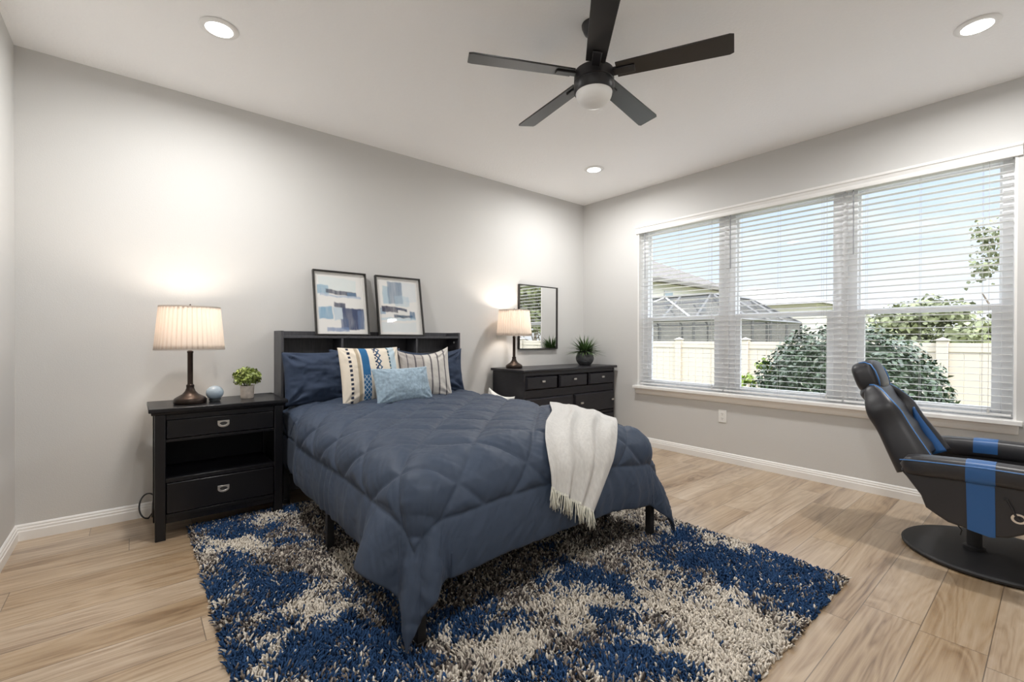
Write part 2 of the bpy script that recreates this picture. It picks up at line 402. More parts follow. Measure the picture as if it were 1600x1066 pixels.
# three single-hung windows
def make_window(n, y0, y1):
    xa, xb = X1+0.085, X1+0.155
    r = bpy.data.objects.new('window_%d' % n, None); col.objects.link(r); r.location = (xa, (y0+y1)/2, OZ0); r['kind'] = 'structure'
    def B(name, m, bev=0.003):
        m.v = [(p[0]-xa, p[1]-(y0+y1)/2, p[2]-OZ0) for p in m.v]
        return m.build(name, M_vinyl if name != 'window_pane' else M_glass, r, bevel=bev)
    zb, zt, zm = 0.634, OZ1-0.012, 1.345
    f = MB(); fw = 0.058
    f.box((xa, y0, zb), (xb, y0+fw, zt)); f.box((xa, y1-fw, zb), (xb, y1, zt)); f.box((xa, y0+fw, zt-0.045), (xb, y1-fw, zt)); f.box((xa, y0+fw, zb), (xb, y1-fw, zb+0.030))
    B('window_frame', f)
    s = MB()   # upper sash
    a, b = y0+fw, y1-fw
    s.box((xa+0.035, a, zm-0.022), (xb-0.005, b, zm+0.022)); 
    s.box((xa+0.035, a, zm+0.022), (xb-0.005, a+0.014, zt-0.045)); s.box((xa+0.035, b-0.014, zm+0.022), (xb-0.005, b, zt-0.045)); s.box((xa+0.035, a+0.014, zt-0.062), (xb-0.005, b-0.014, zt-0.045))
    B('window_sash', s)
    s = MB(); sw = 0.045  # lower sash, nearer the room
    s.box((xa+0.004, a, zb+0.030), (xa+0.032, a+sw, zm+0.020)); s.box((xa+0.004, b-sw, zb+0.030), (xa+0.032, b, zm+0.020))
    s.box((xa+0.004, a+sw, zm-0.022), (xa+0.032, b-sw, zm+0.020)); s.box((xa+0.004, a+sw, zb+0.030), (xa+0.032, b-sw, zb+0.062))
    B('window_sash', s)
    B('window_pane', MB().box((xa+0.048, a+0.012, zm+0.02), (xa+0.052, b-0.012, zt-0.06)), 0)
    B('window_pane', MB().box((xa+0.016, a+sw-0.002, zb+0.060), (xa+0.020, b-sw+0.002, zm-0.02)), 0)
WY = [(2.012, 2.900), (1.092, 1.972), (0.182, 1.052)]
for i, (a, b) in enumerate(WY): make_window(i+1, a, b)
t = MB()
for a, b in ((1.972, 2.012), (1.052, 1.092)): t.box((X1+0.075, a, 0.634), (X1+0.16, b, OZ1-0.012))
struct(t.build('trim_3', M_vinyl, bevel=0.003), 'white mullions between the three window units')

# valance and the three blinds
v = MB()
prof = [(0, 0), (-0.016, 0), (-0.020, 0.012), (-0.018, 0.030), (-0.026, 0.052), (-0.034, 0.058), (-0.036, 0.075), (0, 0.075)]
v.prism([(X1+a, 2.262+b) for a, b in prof], 'y', 0.150, 2.930)
o = v.build('window_valance', M_trim, origin=(X1, 1.54, 2.262), angle=25)
tag(o, 'long white moulded valance running across the top of all three blinds', 'valance')

def make_blind(y0, y1, label):
    yc = (y0+y1)/2; hw = (y1-y0)/2
    r = thing('window_blind', label, 'blind', (X1+0.040, yc, 0.646), 0, 'white wooden blinds in the window')
    zt = 1.655
    MB().box((-0.022, -hw, zt-0.035), (0.026, hw, zt+0.008)).build('head_rail', M_slat, r, bevel=0.003)
    s = MB(); pitch = 0.0440; n = 36
    for i in range(n):
        z = 0.040 + pitch*i
        if z > zt-0.045: break
        a = math.radians(-3.0); c, d = math.cos(a)*0.024, math.sin(a)*0.024; h = 0.0012
        s.prism([(-c, z-d-h), (0, z-h+0.0012), (c, z+d-h), (c, z+d+h), (0, z+h+0.0012), (-c, z-d+h)], 'y', -hw, hw)
    s.build('slats', M_slat, r, angle=30)
    MB().box((-0.024, -hw, 0.004), (0.024, hw, 0.018)).build('bottom_rail', M_slat, r, bevel=0.003)
    for k in (-0.70, 0.0, 0.70):
        cb = MB()
        for dx in (-0.0255, 0.0255): cb.tube([(dx, hw*k, 0.012), (dx, hw*k, zt-0.03)], 0.0007, 4)
        cb.build('ladder_cord', M_cord, r)
    MB().tube([(-0.030, hw-0.055, zt-0.02), (-0.030, hw-0.057, 1.13)], 0.0042, 6).build('tilt_wand', M_wand, r)
    cb = MB(); cb.tube([(-0.030, -hw+0.10, zt-0.02), (-0.030, -hw+0.10, 0.05)], 0.0011, 5); cb.lathe([(0.001, 0.05), (0.006, 0.045), (0.006, 0.02), (0.001, 0.018)], 8, (-0.030, -hw+0.10, 0))
    cb.build('lift_cord', M_cord, r)
BL = ['white slatted blind nearest the room corner, cream house visible behind it',
      'middle white slatted blind, with the left half of the round bush behind it',
      'white slatted blind behind the gaming recliner, last of the three from the corner']
for (a, b), l in zip([(2.000, 2.890), (1.075, 1.985), (0.192, 1.060)], BL): make_blind(a, b, l)

# wall outlet
r = thing('wall_outlet', 'white duplex wall outlet below the window sill', 'outlet', (X1, 1.988, 0.420))
MB().box((-0.006, -0.037, -0.058), (0, 0.037, 0.058)).build('cover_plate', M_plate, r, bevel=0.003)
for dz in (-0.022, 0.022):
    s = MB().lathe([(0.0145, 0), (0.0145, 0.0085)], 20); s.v = [(-p[2], p[0], p[1]+dz) for p in s.v]
    so = s.build('socket', M_plate, r)
    s = MB(); s.box((-0.0092, -0.007, dz-0.002), (-0.008, -0.005, dz+0.008)); s.box((-0.0092, 0.005, dz-0.002), (-0.008, 0.007, dz+0.008)); s.box((-0.0092, -0.002, dz-0.010), (-0.008, 0.002, dz-0.006))
    s.build('slot', M_slot, so)

# recessed ceiling lights
def make_can(loc, label):
    r = thing('recessed_light', label, 'ceiling light', loc, 0, 'recessed lights in the ceiling')
    MB().lathe([(0.060, -0.001), (0.086, -0.001), (0.089, -0.004), (0.084, -0.009), (0.064, -0.012), (0.060, -0.010), (0.060, -0.001)], 40).build('trim_ring', M_trim, r, angle=60)
    MB().lathe([(0.0001, -0.013), (0.062, -0.011), (0.062, -0.003), (0.0001, -0.003)], 40).build('lens', M_can, r)
    l = make_light('can_lamp', 'AREA', (0, 0, -0.016), CAN_POWER, (1.0, 0.985, 0.965), shape='DISK', size=0.15, spread=math.radians(174)); l.parent = r
make_can((0.338, 2.795, H), 'glowing round recessed light over the nightstand side of the room')
make_can((3.345, 2.825, H), 'glowing round recessed light near the far room corner')
make_can((3.315, 0.279, H), 'glowing round recessed light above the window end by the recliner')
make_can((0.338, 0.279, H), 'round recessed light above the photographer, out of frame')

# ------------------------------------------------------------------ ceiling fan
def make_fan(c):
    r = thing('ceiling_fan', 'black five-blade ceiling fan with white globe light', 'ceiling fan', (c[0], c[1], H))
    MB().lathe([(0.0001, -0.055), (0.030, -0.055), (0.050, -0.040), (0.062, -0.012), (0.064, 0.0), (0.0001, 0.0)], 32).build('canopy', M_fan, r, angle=50)
    MB().lathe([(0.013, -0.20), (0.013, -0.05)], 16).build('downrod', M_fan, r)
    z = -0.280
    MB().lathe([(0.0001, 0.09), (0.024, 0.09), (0.030, 0.06), (0.085, 0.050), (0.100, 0.038), (0.102, -0.012), (0.098, -0.015), (0.098, -0.019), (0.102, -0.022), (0.102, -0.062), (0.096, -0.070), (0.0001, -0.070)], 48, (0, 0, z)).build('motor_housing', M_fan, r, angle=40)
    pr = [(0.094, -0.068)] + [(0.092*math.cos(a), -0.072-0.068*math.sin(a)) for a in np.linspace(0, PI/2*0.999, 14)]
    MB().lathe(pr, 40, (0, 0, z)).build('globe', M_opal, r, angle=80)
    zb = z + 0.024
    for k in range(5):
        a = math.radians(153.3 - 72*k); R3 = Matrix.Rotation(a, 4, 'Z')
        tilt = Matrix.Rotation(math.radians(-11), 4, 'X')
        b = MB()
        n = 14; up = []; 
        L0, L1 = 0.115, 0.645
        pts = [(L0, -0.052), (L1-0.018, -0.062), (L1, -0.056), (L1+0.006, 0.052), (L1-0.012, 0.060), (L0, 0.045)]
        b.prism(pts, 'z', -0.004, 0.004); b.xform(tilt)
        b.v = [(p[0], p[1], p[2]+zb) for p in b.v]; b.xform(R3)
        bo = b.build('blade', M_blade, r, bevel=0.002)
        i = MB(); i.box((0.085, -0.022, -0.012), (0.205, 0.022, -0.004)); i.box((0.085, -0.022, -0.004), (0.125, 0.022, 0.006)); i.xform(tilt); i.v = [(p[0], p[1], p[2]+zb) for p in i.v]; i.xform(R3)
        i.build('blade_bracket', M_fan, bo, bevel=0.003)
make_fan((1.815, 1.535))

# ------------------------------------------------------------------ nightstand
def make_nightstand():
    cx, yf, yb = 0.405, 3.172, 3.560
    r = thing('nightstand', 'black wooden two-drawer nightstand with open shelf, left of the bed', 'nightstand', (cx, yf, 0))
    D = yb-yf; hw = 0.322
    t = MB(); t.box((-0.350, -0.020, 0.716), (0.350, D+0.01, 0.738)); 
    t.prism([(-0.012, 0.716), (-0.004, 0.700), (0.02, 0.700), (D, 0.700), (D, 0.716)], 'x', -0.338, 0.338)
    t.build('top', M_black, r, bevel=0.004)
    for sx in (-1, 1):
        for yy in (0, D-0.045):
            MB().box((sx*hw, yy, 0), (sx*(hw-0.048), yy+0.045, 0.700)).build('leg', M_black, r, bevel=0.003)
        b = MB(); b.box((sx*(hw-0.006), 0.045, 0.09), (sx*(hw-0.022), D-0.045, 0.700)); b.build('side_panel', M_black, r, bevel=0.002)
    a = hw-0.048
    MB().box((-a, D-0.02, 0.09), (a, D-0.01, 0.70)).build('back_panel', M_blackin, r)
    MB().box((-a, 0.006, 0.545), (a, D-0.02, 0.562)).build('shelf', M_black, r, bevel=0.002)
    MB().box((-a, 0.006, 0.318), (a, D-0.02, 0.342)).build('shelf', M_black, r, bevel=0.002)
    MB().box((-a, 0.010, 0.668), (a, 0.030, 0.700)).build('rail', M_black, r, bevel=0.003)
    f = MB(); f.box((-a, 0.006, 0.120), (a, 0.030, 0.142)); f.box((-a, 0.014, 0.088), (a, 0.030, 0.120)); f.box((-a, 0.03, 0.088), (a, D-0.02, 0.10))
    f.build('rail', M_black, r, bevel=0.003)
    for z0, z1, hz in ((0.566, 0.668, 0.622), (0.146, 0.314, 0.236)):
        d = MB(); d.box((-a+0.004, 0.002, z0), (a-0.004, 0.022, z1)); d.box((-a+0.02, 0.022, z0+0.012), (a-0.02, D-0.04, z1-0.012))
        do = d.build('drawer', M_black, r, bevel=0.004)
        # recessed campaign pull: D-shaped plate with a bail
        pts = [(-0.030, 0.018), (0.030, 0.018), (0.030, -0.002)] + [(0.030*math.cos(t_), -0.002-0.020*math.sin(t_)) for t_ in np.linspace(0.25, PI-0.25, 9)] + [(-0.030, -0.002)]
        h = MB(); h.prism([(p[0], p[1]+hz) for p in pts], 'y', -0.002, 0.003)
        ho = h.build('handle', M_nickel, do, bevel=0.001)
        h = MB(); h.prism([(0.020*math.cos(t_), 0.004*0+hz+0.011*math.sin(t_)) for t_ in np.linspace(0, 2*PI, 16, endpoint=False)], 'y', -0.0035, -0.0015, 0)
        h.tube([(0.019*math.cos(t_), -0.005, hz-0.002+0.010*math.sin(t_)) for t_ in np.linspace(PI, 2*PI, 9)], 0.003, 6, 1)
        h.build('bail', [M_slot, M_nickel], do)
    return r
make_nightstand()

# ------------------------------------------------------------------ table lamps
def make_lamp(loc, label):
    r = thing('table_lamp', label, 'lamp', loc, 0, 'bedside table lamps')
    MB().lathe([(0.0001, 0.0), (0.080, 0.0), (0.083, 0.006), (0.083, 0.024), (0.079, 0.031), (0.076, 0.034), (0.060, 0.044), (0.040, 0.056), (0.026, 0.074), (0.020, 0.092), (0.019, 0.098), (0.0001, 0.098)], 48).build('base', M_bronze, r, angle=40)
    MB().lathe([(0.0205, 0.096), (0.0205, 0.110), (0.0150, 0.114), (0.0142, 0.120), (0.0142, 0.300), (0.016, 0.303), (0.016, 0.312), (0.010, 0.316), (0.010, 0.345), (0.017, 0.350), (0.017, 0.385), (0.0001, 0.387)], 24).build('stem', M_bronze, r, angle=40)
    # pleated empire shade
    n = 168; z0, z1, r0, r1 = 0.320, 0.578, 0.173, 0.150
    m = MB(); rows = 9; vv = []; ff = []
    for j in range(rows):
        f_ = j/(rows-1)
        for i in range(n):
            a = 2*PI*i/n; rr = (r0+(r1-r0)*f_) + (0.0030 if i % 4 in (0, 1) else -0.0030)
            vv.append((rr*math.cos(a), rr*math.sin(a), z0+(z1-z0)*f_))
    for j in range(rows-1):
        for i in range(n): ff.append((j*n+i, j*n+(i+1) % n, (j+1)*n+(i+1) % n, (j+1)*n+i))
    m.add(vv, ff)
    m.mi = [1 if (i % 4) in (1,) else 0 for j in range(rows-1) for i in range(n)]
    so = m.build('shade', [M_shade, M_shade2], r, angle=180)
    sd = so.modifiers.new('solid', 'SOLIDIFY'); sd.thickness = 0.0012; sd.offset = 0
    for zz, rr in ((z0, r0), (z1-0.007, r1+0.0005)):
        MB().lathe([(rr-0.004, zz), (rr+0.0038, zz), (rr+0.0036, zz+0.007), (rr-0.004, zz+0.007), (rr-0.004, zz)], 80).build('shade_trim', M_shade, r, angle=40)
    h = MB(); h.tube([(0.145*math.cos(t_), 0.145*math.sin(t_), z1-0.012) for t_ in np.linspace(0, 2*PI, 40, endpoint=False)], 0.0015, 5, closed=True)
    for k in range(3):
        a = 2*PI*k/3; h.tube([(0.145*math.cos(a), 0.145*math.sin(a), z1-0.012), (0.006*math.cos(a), 0.006*math.sin(a), z1-0.004)], 0.0015, 5)
    h.tube([(0.03, 0, 0.352), (0.052, 0, 0.42), (0.05, 0, 0.50), (0.0, 0, z1-0.004), (-0.05, 0, 0.50), (-0.052, 0, 0.42), (-0.03, 0, 0.352)], 0.0016, 5)
    h.lathe([(0.0001, z1-0.006), (0.006, z1-0.004), (0.004, z1+0.004), (0.006, z1+0.010), (0.0001, z1+0.018)], 10)
    h.build('harp', M_bronze, r)
    MB().lathe([(0.0001, 0.386), (0.013, 0.388), (0.016, 0.405), (0.029, 0.43), (0.030, 0.447), (0.020, 0.468), (0.0001, 0.476)], 20).build('bulb', emit_material('bulb_glass', (1.0, 0.86, 0.68), 5.0), r, angle=90)
    l = make_light('lamp_bulb_light', 'POINT', (0, 0, 0.500), LAMP_POWER, (1.0, 0.88, 0.76), shadow_soft_size=0.045); l.parent = r
make_lamp((0.255, 3.330, 0.738), 'lit table lamp with pleated cream shade on the nightstand')
make_lamp((2.905, 3.470, 0.838), 'lit table lamp with pleated cream shade on the long dresser')

# blue ceramic ball with a grey foot
r = thing('tabletop_sphere', 'small pale blue glazed ball between lamp and plant', 'ornament', (0.381, 3.345, 0.738))
MB().lathe([(0.0001, 0.0), (0.026, 0.0), (0.030, 0.006), (0.034, 0.016), (0.0001, 0.016)], 28).build('foot', M_ballgrey, r, angle=50)
MB().lathe([(0.0001, 0.011)] + [(0.047*math.sin(a), 0.053-0.043*math.cos(a)) for a in np.linspace(0.35, PI*0.999, 22)], 40).build('body', M_ball, r, angle=90)

def leaf_cloud(n, center, rad, size, thick=0.0, seed=0, squash=1.0, round_=True, hollow=0.6, up=0.0):
    g = np.random.default_rng(seed); V = []; F = []
    for i in range(n):
        d = g.normal(size=3); d /= np.linalg.norm(d)
        if d[2] < -0.6: d[2] = -d[2]*0.5
        rr = hollow + (1-hollow)*g.random()
        p = np.array(center) + d*np.array(rad)*rr
        nrm = d + g.normal(size=3)*0.55 + np.array([0, 0, up]); nrm /= np.linalg.norm(nrm)
        a = np.cross(nrm, g.normal(size=3)); a /= np.linalg.norm(a); b = np.cross(nrm, a)
        s = size*(0.65+0.7*g.random()); wd = 0.42 if not round_ else 0.48
        o = len(V)
        V += [tuple(p - a*s*0.5), tuple(p - b*s*wd*0.8 - a*s*0.12 + nrm*s*0.10), tuple(p - b*s*wd*0.75 + a*s*0.2 + nrm*s*0.10), tuple(p + a*s*0.55 + nrm*s*-0.05), tuple(p + b*s*wd*0.75 + a*s*0.2 + nrm*s*0.10), tuple(p + b*s*wd*0.8 - a*s*0.12 + nrm*s*0.10), tuple(p + nrm*s*0.02)]
        F += [(o, o+1, o+6), (o+1, o+2, o+6), (o+2, o+3, o+6), (o+3, o+4, o+6), (o+4, o+5, o+6), (o+5, o, o+6)]
    return V, F

# small potted topiary on the nightstand
r = thing('potted_plant', 'small bushy bright green plant in a cream pot on the nightstand', 'plant', (0.566, 3.400, 0.738))
MB().lathe([(0.0001, 0.0), (0.036, 0.0), (0.038, 0.003), (0.041, 0.078), (0.041, 0.082), (0.037, 0.082), (0.036, 0.070), (0.0001, 0.070)], 32).build('pot', M_pot, r, angle=40)
MB().lathe([(0.0001, 0.073), (0.036, 0.071)], 24).build('soil', M_soil, r)
m = MB(); V, F = leaf_cloud(2300, (0, 0, 0.132), (0.084, 0.084, 0.070), 0.0165, seed=3, hollow=0.15); m.add(V, F)
for k in range(10):
    a = 2*PI*k/10; m.tube([(0.01*math.cos(a), 0.01*math.sin(a), 0.07), (0.035*math.cos(a), 0.035*math.sin(a), 0.12)], 0.0018, 5)
m.build('foliage', M_leafA, r, angle=180, fixn=False)

# ------------------------------------------------------------------ dresser
def make_dresser():
    x0, x1, yf, yb, zt = 2.785, 4.130, 3.185, 3.665, 0.838
    r = thing('dresser', 'long black espresso dresser with small nickel knobs under the mirror', 'dresser', ((x0+x1)/2, yf, 0))
    hw = (x1-x0)/2; D = yb-yf
    MB().box((-hw-0.026, -0.022, zt-0.026), (hw+0.026, D, zt)).build('top', M_dresser, r, bevel=0.006)
    c = MB()
    for s in (-1, 1): c.box((s*hw, 0, 0.0), (s*(hw-0.022), D-0.004, zt-0.026))
    c.box((-hw+0.022, D-0.016, 0.08), (hw-0.022, D-0.006, zt-0.026)); c.box((-hw+0.022, 0.004, 0.04), (hw-0.022, D-0.016, 0.09))
    c.box((-hw+0.022, 0.003, zt-0.062), (hw-0.022, 0.03, zt-0.026)); c.box((-hw+0.022, 0.003, 0.566), (hw-0.022, D-0.016, 0.640))
    c.box((-hw+0.022, 0.003, 0.326), (hw-0.022, D-0.016, 0.352))
    c.box((-0.012, 0.003, 0.09), (0.012, D-0.02, 0.566))
    c.build('carcass', M_dresser, r, bevel=0.003)
    def drawer(a, b, z0, z1, knobs):
        d = MB(); b_ = 0.012
        # bevel-edged raised front
        fr = [(a, 0.002, z0), (b, 0.002, z0), (b, 0.002, z1), (a, 0.002, z1)]
        v = fr + [(a+b_, -0.016, z0+b_), (b-b_, -0.016, z0+b_), (b-b_, -0.016, z1-b_), (a+b_, -0.016, z1-b_)]
        v += [(p[0], 0.02, p[2]) for p in fr]
        f = [(4, 5, 6, 7)] + [(i, (i+1) % 4, (i+1) % 4+4, i+4) for i in range(4)] + [(i+8, (i+1) % 4+8, (i+1) % 4, i) for i in range(4)] + [(11, 10, 9, 8)]
        d.add(v, f); d.box((a+0.03, 0.02, z0+0.02), (b-0.03, D-0.05, z1-0.03))
        do = d.build('drawer', M_dresser, r, bevel=0.0015, angle=15)
        for kx, kz in knobs:
            k = MB(); k.lathe([(0.005, -0.026), (0.005, -0.014)], 12, (kx, 0, kz), axis='y'); k.box((kx-0.020, -0.036, kz-0.009), (kx+0.020, -0.025, kz+0.009))
            k.build('knob', M_nickel, do, bevel=0.003)
    w3 = (2*hw-0.044-2*0.030)/3
    for i in range(3):
        a = -hw+0.022+i*(w3+0.030); drawer(a+0.003, a+w3-0.003, 0.645, zt-0.066, [((a+a+w3)/2, 0.722)])
    for z0, z1, kz in ((0.356, 0.562, 0.466), (0.094, 0.322, 0.215)):
        drawer(-hw+0.025, -0.015, z0, z1, [(-hw+0.13, kz), (-0.105, kz)])
        drawer(0.015, hw-0.025, z0, z1, [(0.105, kz), (hw-0.06, kz)])
make_dresser()

# spiky plant in a ribbed charcoal pot
r = thing('potted_plant', 'spiky dark green plant in a round charcoal ribbed pot on the dresser', 'plant', (3.880, 3.400, 0.838))
pr = [(0.0001, 0.0), (0.058, 0.0)]
for i in range(25):
    f_ = i/24; a = -0.95+2.05*f_
    pr.append((0.100*math.cos(a*0.92)+0.004*math.sin(i*PI) + (0.0015 if i % 2 else -0.001), 0.004+0.158*f_))
pr += [(0.052, 0.160), (0.050, 0.145), (0.0001, 0.145)]
MB().lathe(pr, 48).build('pot', M_greypot, r, angle=25)
g = np.random.default_rng(5); m = MB()
for i in range(240):
    a = g.random()*2*PI; el = g.random()**1.1*1.35-0.02; L_ = (0.13+0.085*g.random())*(1+0.28*math.cos(el)); w_ = 0.010+0.005*g.random()
    base = np.array([0.028*math.cos(a)*g.random(), 0.028*math.sin(a)*g.random(), 0.150])
    d = np.array([math.cos(a)*math.cos(el), math.sin(a)*math.cos(el), math.sin(el)]); side = np.array([-math.sin(a), math.cos(a), 0])
    V = []; ns = 5
    for j in range(ns):
        t_ = j/(ns-1); p = base + d*L_*t_ + np.array([0, 0, -0.055])*t_*t_*math.cos(el); ww = w_*(1-t_)**0.7*(0.6+0.4*math.sin(PI*min(1, t_*1.5+0.2)))
        upn = np.cross(d, side)
        V += [tuple(p-side*ww), tuple(p+upn*-0.3*ww), tuple(p+side*ww)]
    F = []
    for j in range(ns-1): F += [(j*3, j*3+1, j*3+4, j*3+3), (j*3+1, j*3+2, j*3+5, j*3+4)]
    m.add(V, F)
m.build('foliage', M_leafB, r, angle=180, fixn=False)

# mirror on the wall
def frame_mesh(w, h, bw, d0, d1):
    """rectangular frame in x-z, from y=d0 to d1"""
    m = MB(); m.box((-w/2, d0, 0), (-w/2+bw, d1, h)); m.box((w/2-bw, d0, 0), (w/2, d1, h)); m.box((-w/2+bw, d0, 0), (w/2-bw, d1, bw)); m.box((-w/2+bw, d0, h-bw), (w/2-bw, d1, h)); return m
r = thing('wall_mirror', 'rectangular mirror with thin black frame on the wall above the dresser', 'mirror', (3.420, Y1, 1.016))
frame_mesh(0.577, 0.696, 0.010, -0.030, -0.001).build('frame', M_frame, r, bevel=0.0015)
MB().box((-0.279, -0.018, 0.009), (0.279, -0.004, 0.687)).build('mirror_glass', M_mirror, r, smooth=False)

# ------------------------------------------------------------------ bed
BX0, BX1 = 0.780, 2.256; BC = (BX0+BX1)/2
HY0, HY1 = 3.452, 3.660
def make_headboard():
    r = thing('bookcase_headboard', 'charcoal bookcase headboard with open cubbies against the wall', 'headboard', (BC, HY0, 0))
    D = HY1-HY0; hw = (BX1-BX0)/2; zt = 1.182
    for s in (-1, 1): MB().box((s*hw, 0, 0), (s*(hw-0.018), D, zt)).build('side_panel', M_head, r, bevel=0.0015)
    MB().box((-hw+0.018, D-0.012, 0.25), (hw-0.018, D, zt)).build('back_panel', M_head, r)
    MB().box((-hw+0.018, 0.002, 1.130), (hw-0.018, D-0.012, 1.148)).build('shelf', M_head, r, bevel=0.0015)
    MB().box((-hw+0.018, 0.002, 0.42), (hw-0.018, D-0.012, 0.44)).build('shelf', M_head, r, bevel=0.0015)
    for dx in (1.205-BC, 1.827-BC): MB().box((dx-0.008, 0.004, 0.44), (dx+0.008, D-0.012, 1.130)).build('divider', M_head, r, bevel=0.001)
    a, b = 1.835-BC, hw-0.018
    MB().box((a, 0.004, 0.992), (b, D-0.012, 1.008)).build('shelf', M_head, r, bevel=0.001)
    for z0, z1 in ((0.865, 0.985), (0.70, 0.858)):
        d = MB(); d.box((a+0.003, 0.010, z0), (b-0.003, 0.026, z1)); d.box((a+0.02, 0.026, z0+0.01), (b-0.02, D-0.03, z1-0.02)); d.build('drawer', M_head, r, bevel=0.0015)
    k = MB().lathe([(0.0001, 0.0), (0.007, 0.0), (0.009, 0.003), (0.009, 0.006), (0.0001, 0.006)], 14)
    k.v = [(hw-0.018-p[2], 0.07+p[0], 1.095+p[1]) for p in k.v]; k.build('cam_cover', M_plate, r)
    MB().box((-hw+0.02, 0.03, 0.05), (hw-0.02, 0.05, 0.16)).build('stretcher', M_head, r)
make_headboard()

LEGS = [(0.795, 1.480), (0.795, 2.470), (0.795, 3.380), (2.245, 1.480), (2.245, 1.790), (2.245, 2.470), (2.245, 3.380), (BC, 2.470)]
def make_bedframe():
    r = thing('bed_frame', 'black metal platform bed frame whose legs show below the comforter', 'bed frame', (BC, 2.45, 0))
    def P(x, y, z): return (x-BC, y-2.45, z)
    for x, y in LEGS:
            b = MB(); b.box(P(x-0.018, y-0.018, 0.028), P(x+0.018, y+0.018, 0.34)); lo = b.build('leg', M_bedmetal, r, bevel=0.002)
            b = MB(); b.box(P(x-0.021, y-0.021, 0.0095 if y < 3.3 else 0.001), P(x+0.021, y+0.021, 0.034)); b.build('foot_cap', M_baseplast, lo, bevel=0.003)
    for x in (0.795, BC, 2.245): MB().box(P(x-0.016, 1.464, 0.34), P(x+0.016, 3.40, 0.38)).build('side_rail', M_bedmetal, r, bevel=0.002)
    for y in (1.480, 2.470, 3.380): MB().box(P(0.779, y-0.016, 0.336), P(2.261, y+0.016, 0.376)).build('cross_rail', M_bedmetal, r, bevel=0.002)
    s = MB()
    for i in range(11): s.box(P(0.80, 1.56+0.17*i, 0.381), P(2.24, 1.62+0.17*i, 0.392))
    s.build('slats', M_bedmetal, r)
make_bedframe()
m = MB(); m.box((0.850, 1.560, 0.393), (2.190, 3.435, 0.590)); 
tag(m.build('mattress', M_mattress, origin=(BC, 2.49, 0.393), bevel=0.08, seg=5), 'mattress lying on the black bed frame under the comforter', 'mattress')

# comforter: a quilted sheet laid over the mattress, hanging at both sides and the foot
CU0, CU1, CV = 0.895, 2.140, 1.598      # where the top rounds over at left, right and foot
VTOP = 3.405
OV = 0.488; SH = 0.155; ZTOP = 0.664
def drape(sx, sy, lift=0.0):
    """sheet coordinates (metres, equal to x,y on the top of the bed) to a point of the hanging cloth"""
    sx = np.asarray(sx, dtype=np.float64); sy = np.asarray(sy, dtype=np.float64)
    cx = np.clip(sx, CU0, CU1); cy = np.maximum(sy, CV)
    dx = sx-cx; dy = np.minimum(sy-CV, 0)
    r = np.hypot(dx, dy); rs = np.maximum(r, 1e-9)
    side = np.sign(dx)
    phi = np.degrees(np.arctan2(-dy, np.abs(dx)+1e-12)); 
    corner = (np.abs(dx) > 1e-6) & (dy < -1e-6)
    ex, ey = dx/rs, dy/rs
    # profile: quarter circle over the shoulder, then down
    R = SH + lift
    arc = np.minimum(r/R, PI/2)
    hor = R*np.sin(arc); drop = R*(1-np.cos(arc)); hang = np.maximum(r - R*PI/2, 0)
    # along the straight sides: slow swings in and out, more towards the hem
    along = np.where(np.abs(dx) > 1e-6, sy, sx)
    swing = 0.030*vnoise(along*3.1, along*0+0.5, seed=3) + 0.012*vnoise(along*9.0, along*0+2.5, seed=5)
    foot = sstep(0.0, 0.28, np.minimum(sx-CU0, CU1-sx))
    fl = np.where(corner, 0.0, 0.055 + 0.5*swing*np.where(np.abs(dx) > 1e-6, 1.0, foot))
    # near the foot corners the cloth swings out in lobes with valleys between them
    q = np.where(corner, -phi/90.0*0.42, np.where(np.abs(dx) > 1e-6, sy-CV, 9.0))
    left = side < 0
    G = lambda c, w_: np.exp(-((q-c)/w_)**2)
    lobeL = 0.50*G(0.03, 0.105) - 0.03*G(-0.125, 0.05) + 0.20*G(-0.215, 0.055) + 0.24*G(-0.300, 0.040) - 0.02*G(-0.385, 0.05)
    lobeR = 0.34*G(-0.06, 0.17) + 0.16*G(-0.24, 0.06)
    near = (np.abs(dx) > 1e-6) & (q < 0.6)
    fl = np.where(near, 0.055 + np.where(corner, 0, 0.5*swing*sstep(0.0, 0.3, q)) + np.where(left, lobeL, lobeR), fl)
    a = np.arctan(fl)
    hor = hor + hang*np.sin(a); drop = drop + hang*np.cos(a)
    # direction each corner strand falls in
    x = cx + ex*hor; y = cy + ey*hor
    z = ZTOP + lift - drop
    crown = 0.020*np.clip(1-((sx-BC)/0.66)**2, 0, 1) + 0.010*np.clip((sy-1.6)/1.6, 0, 1)
    z = z + crown*np.exp(-r/0.06)
    z = z - 0.040*np.exp(-(((cx-CU1)/0.20)**2 + ((cy-CV)/0.22)**2)) - 0.018*np.exp(-(((cx-CU0)/0.18)**2 + ((cy-CV)/0.2)**2))
    z = np.maximum(z, 0.050 + lift*0.3 + 0.02*vnoise(sx*8, sy*8, seed=9)*(r > 0.5))
    # beside the nightstand the cloth is pressed in
    press = sstep(2.88, 3.12, sy)*(side < 0)*sstep(0.0, 0.08, r)
    x = x + press*np.maximum(0.772 - x, 0)
    return x, y, z, r

def lattice_dist(sx, sy):
    a = (sx-0.95)+(sy-1.79); b = (sx-0.95)-(sy-1.79); P = 0.350
    da = np.abs(a - np.round(a/P)*P)/math.sqrt(2); db = np.abs(b - np.round(b/P)*P)/math.sqrt(2)
    return da, db

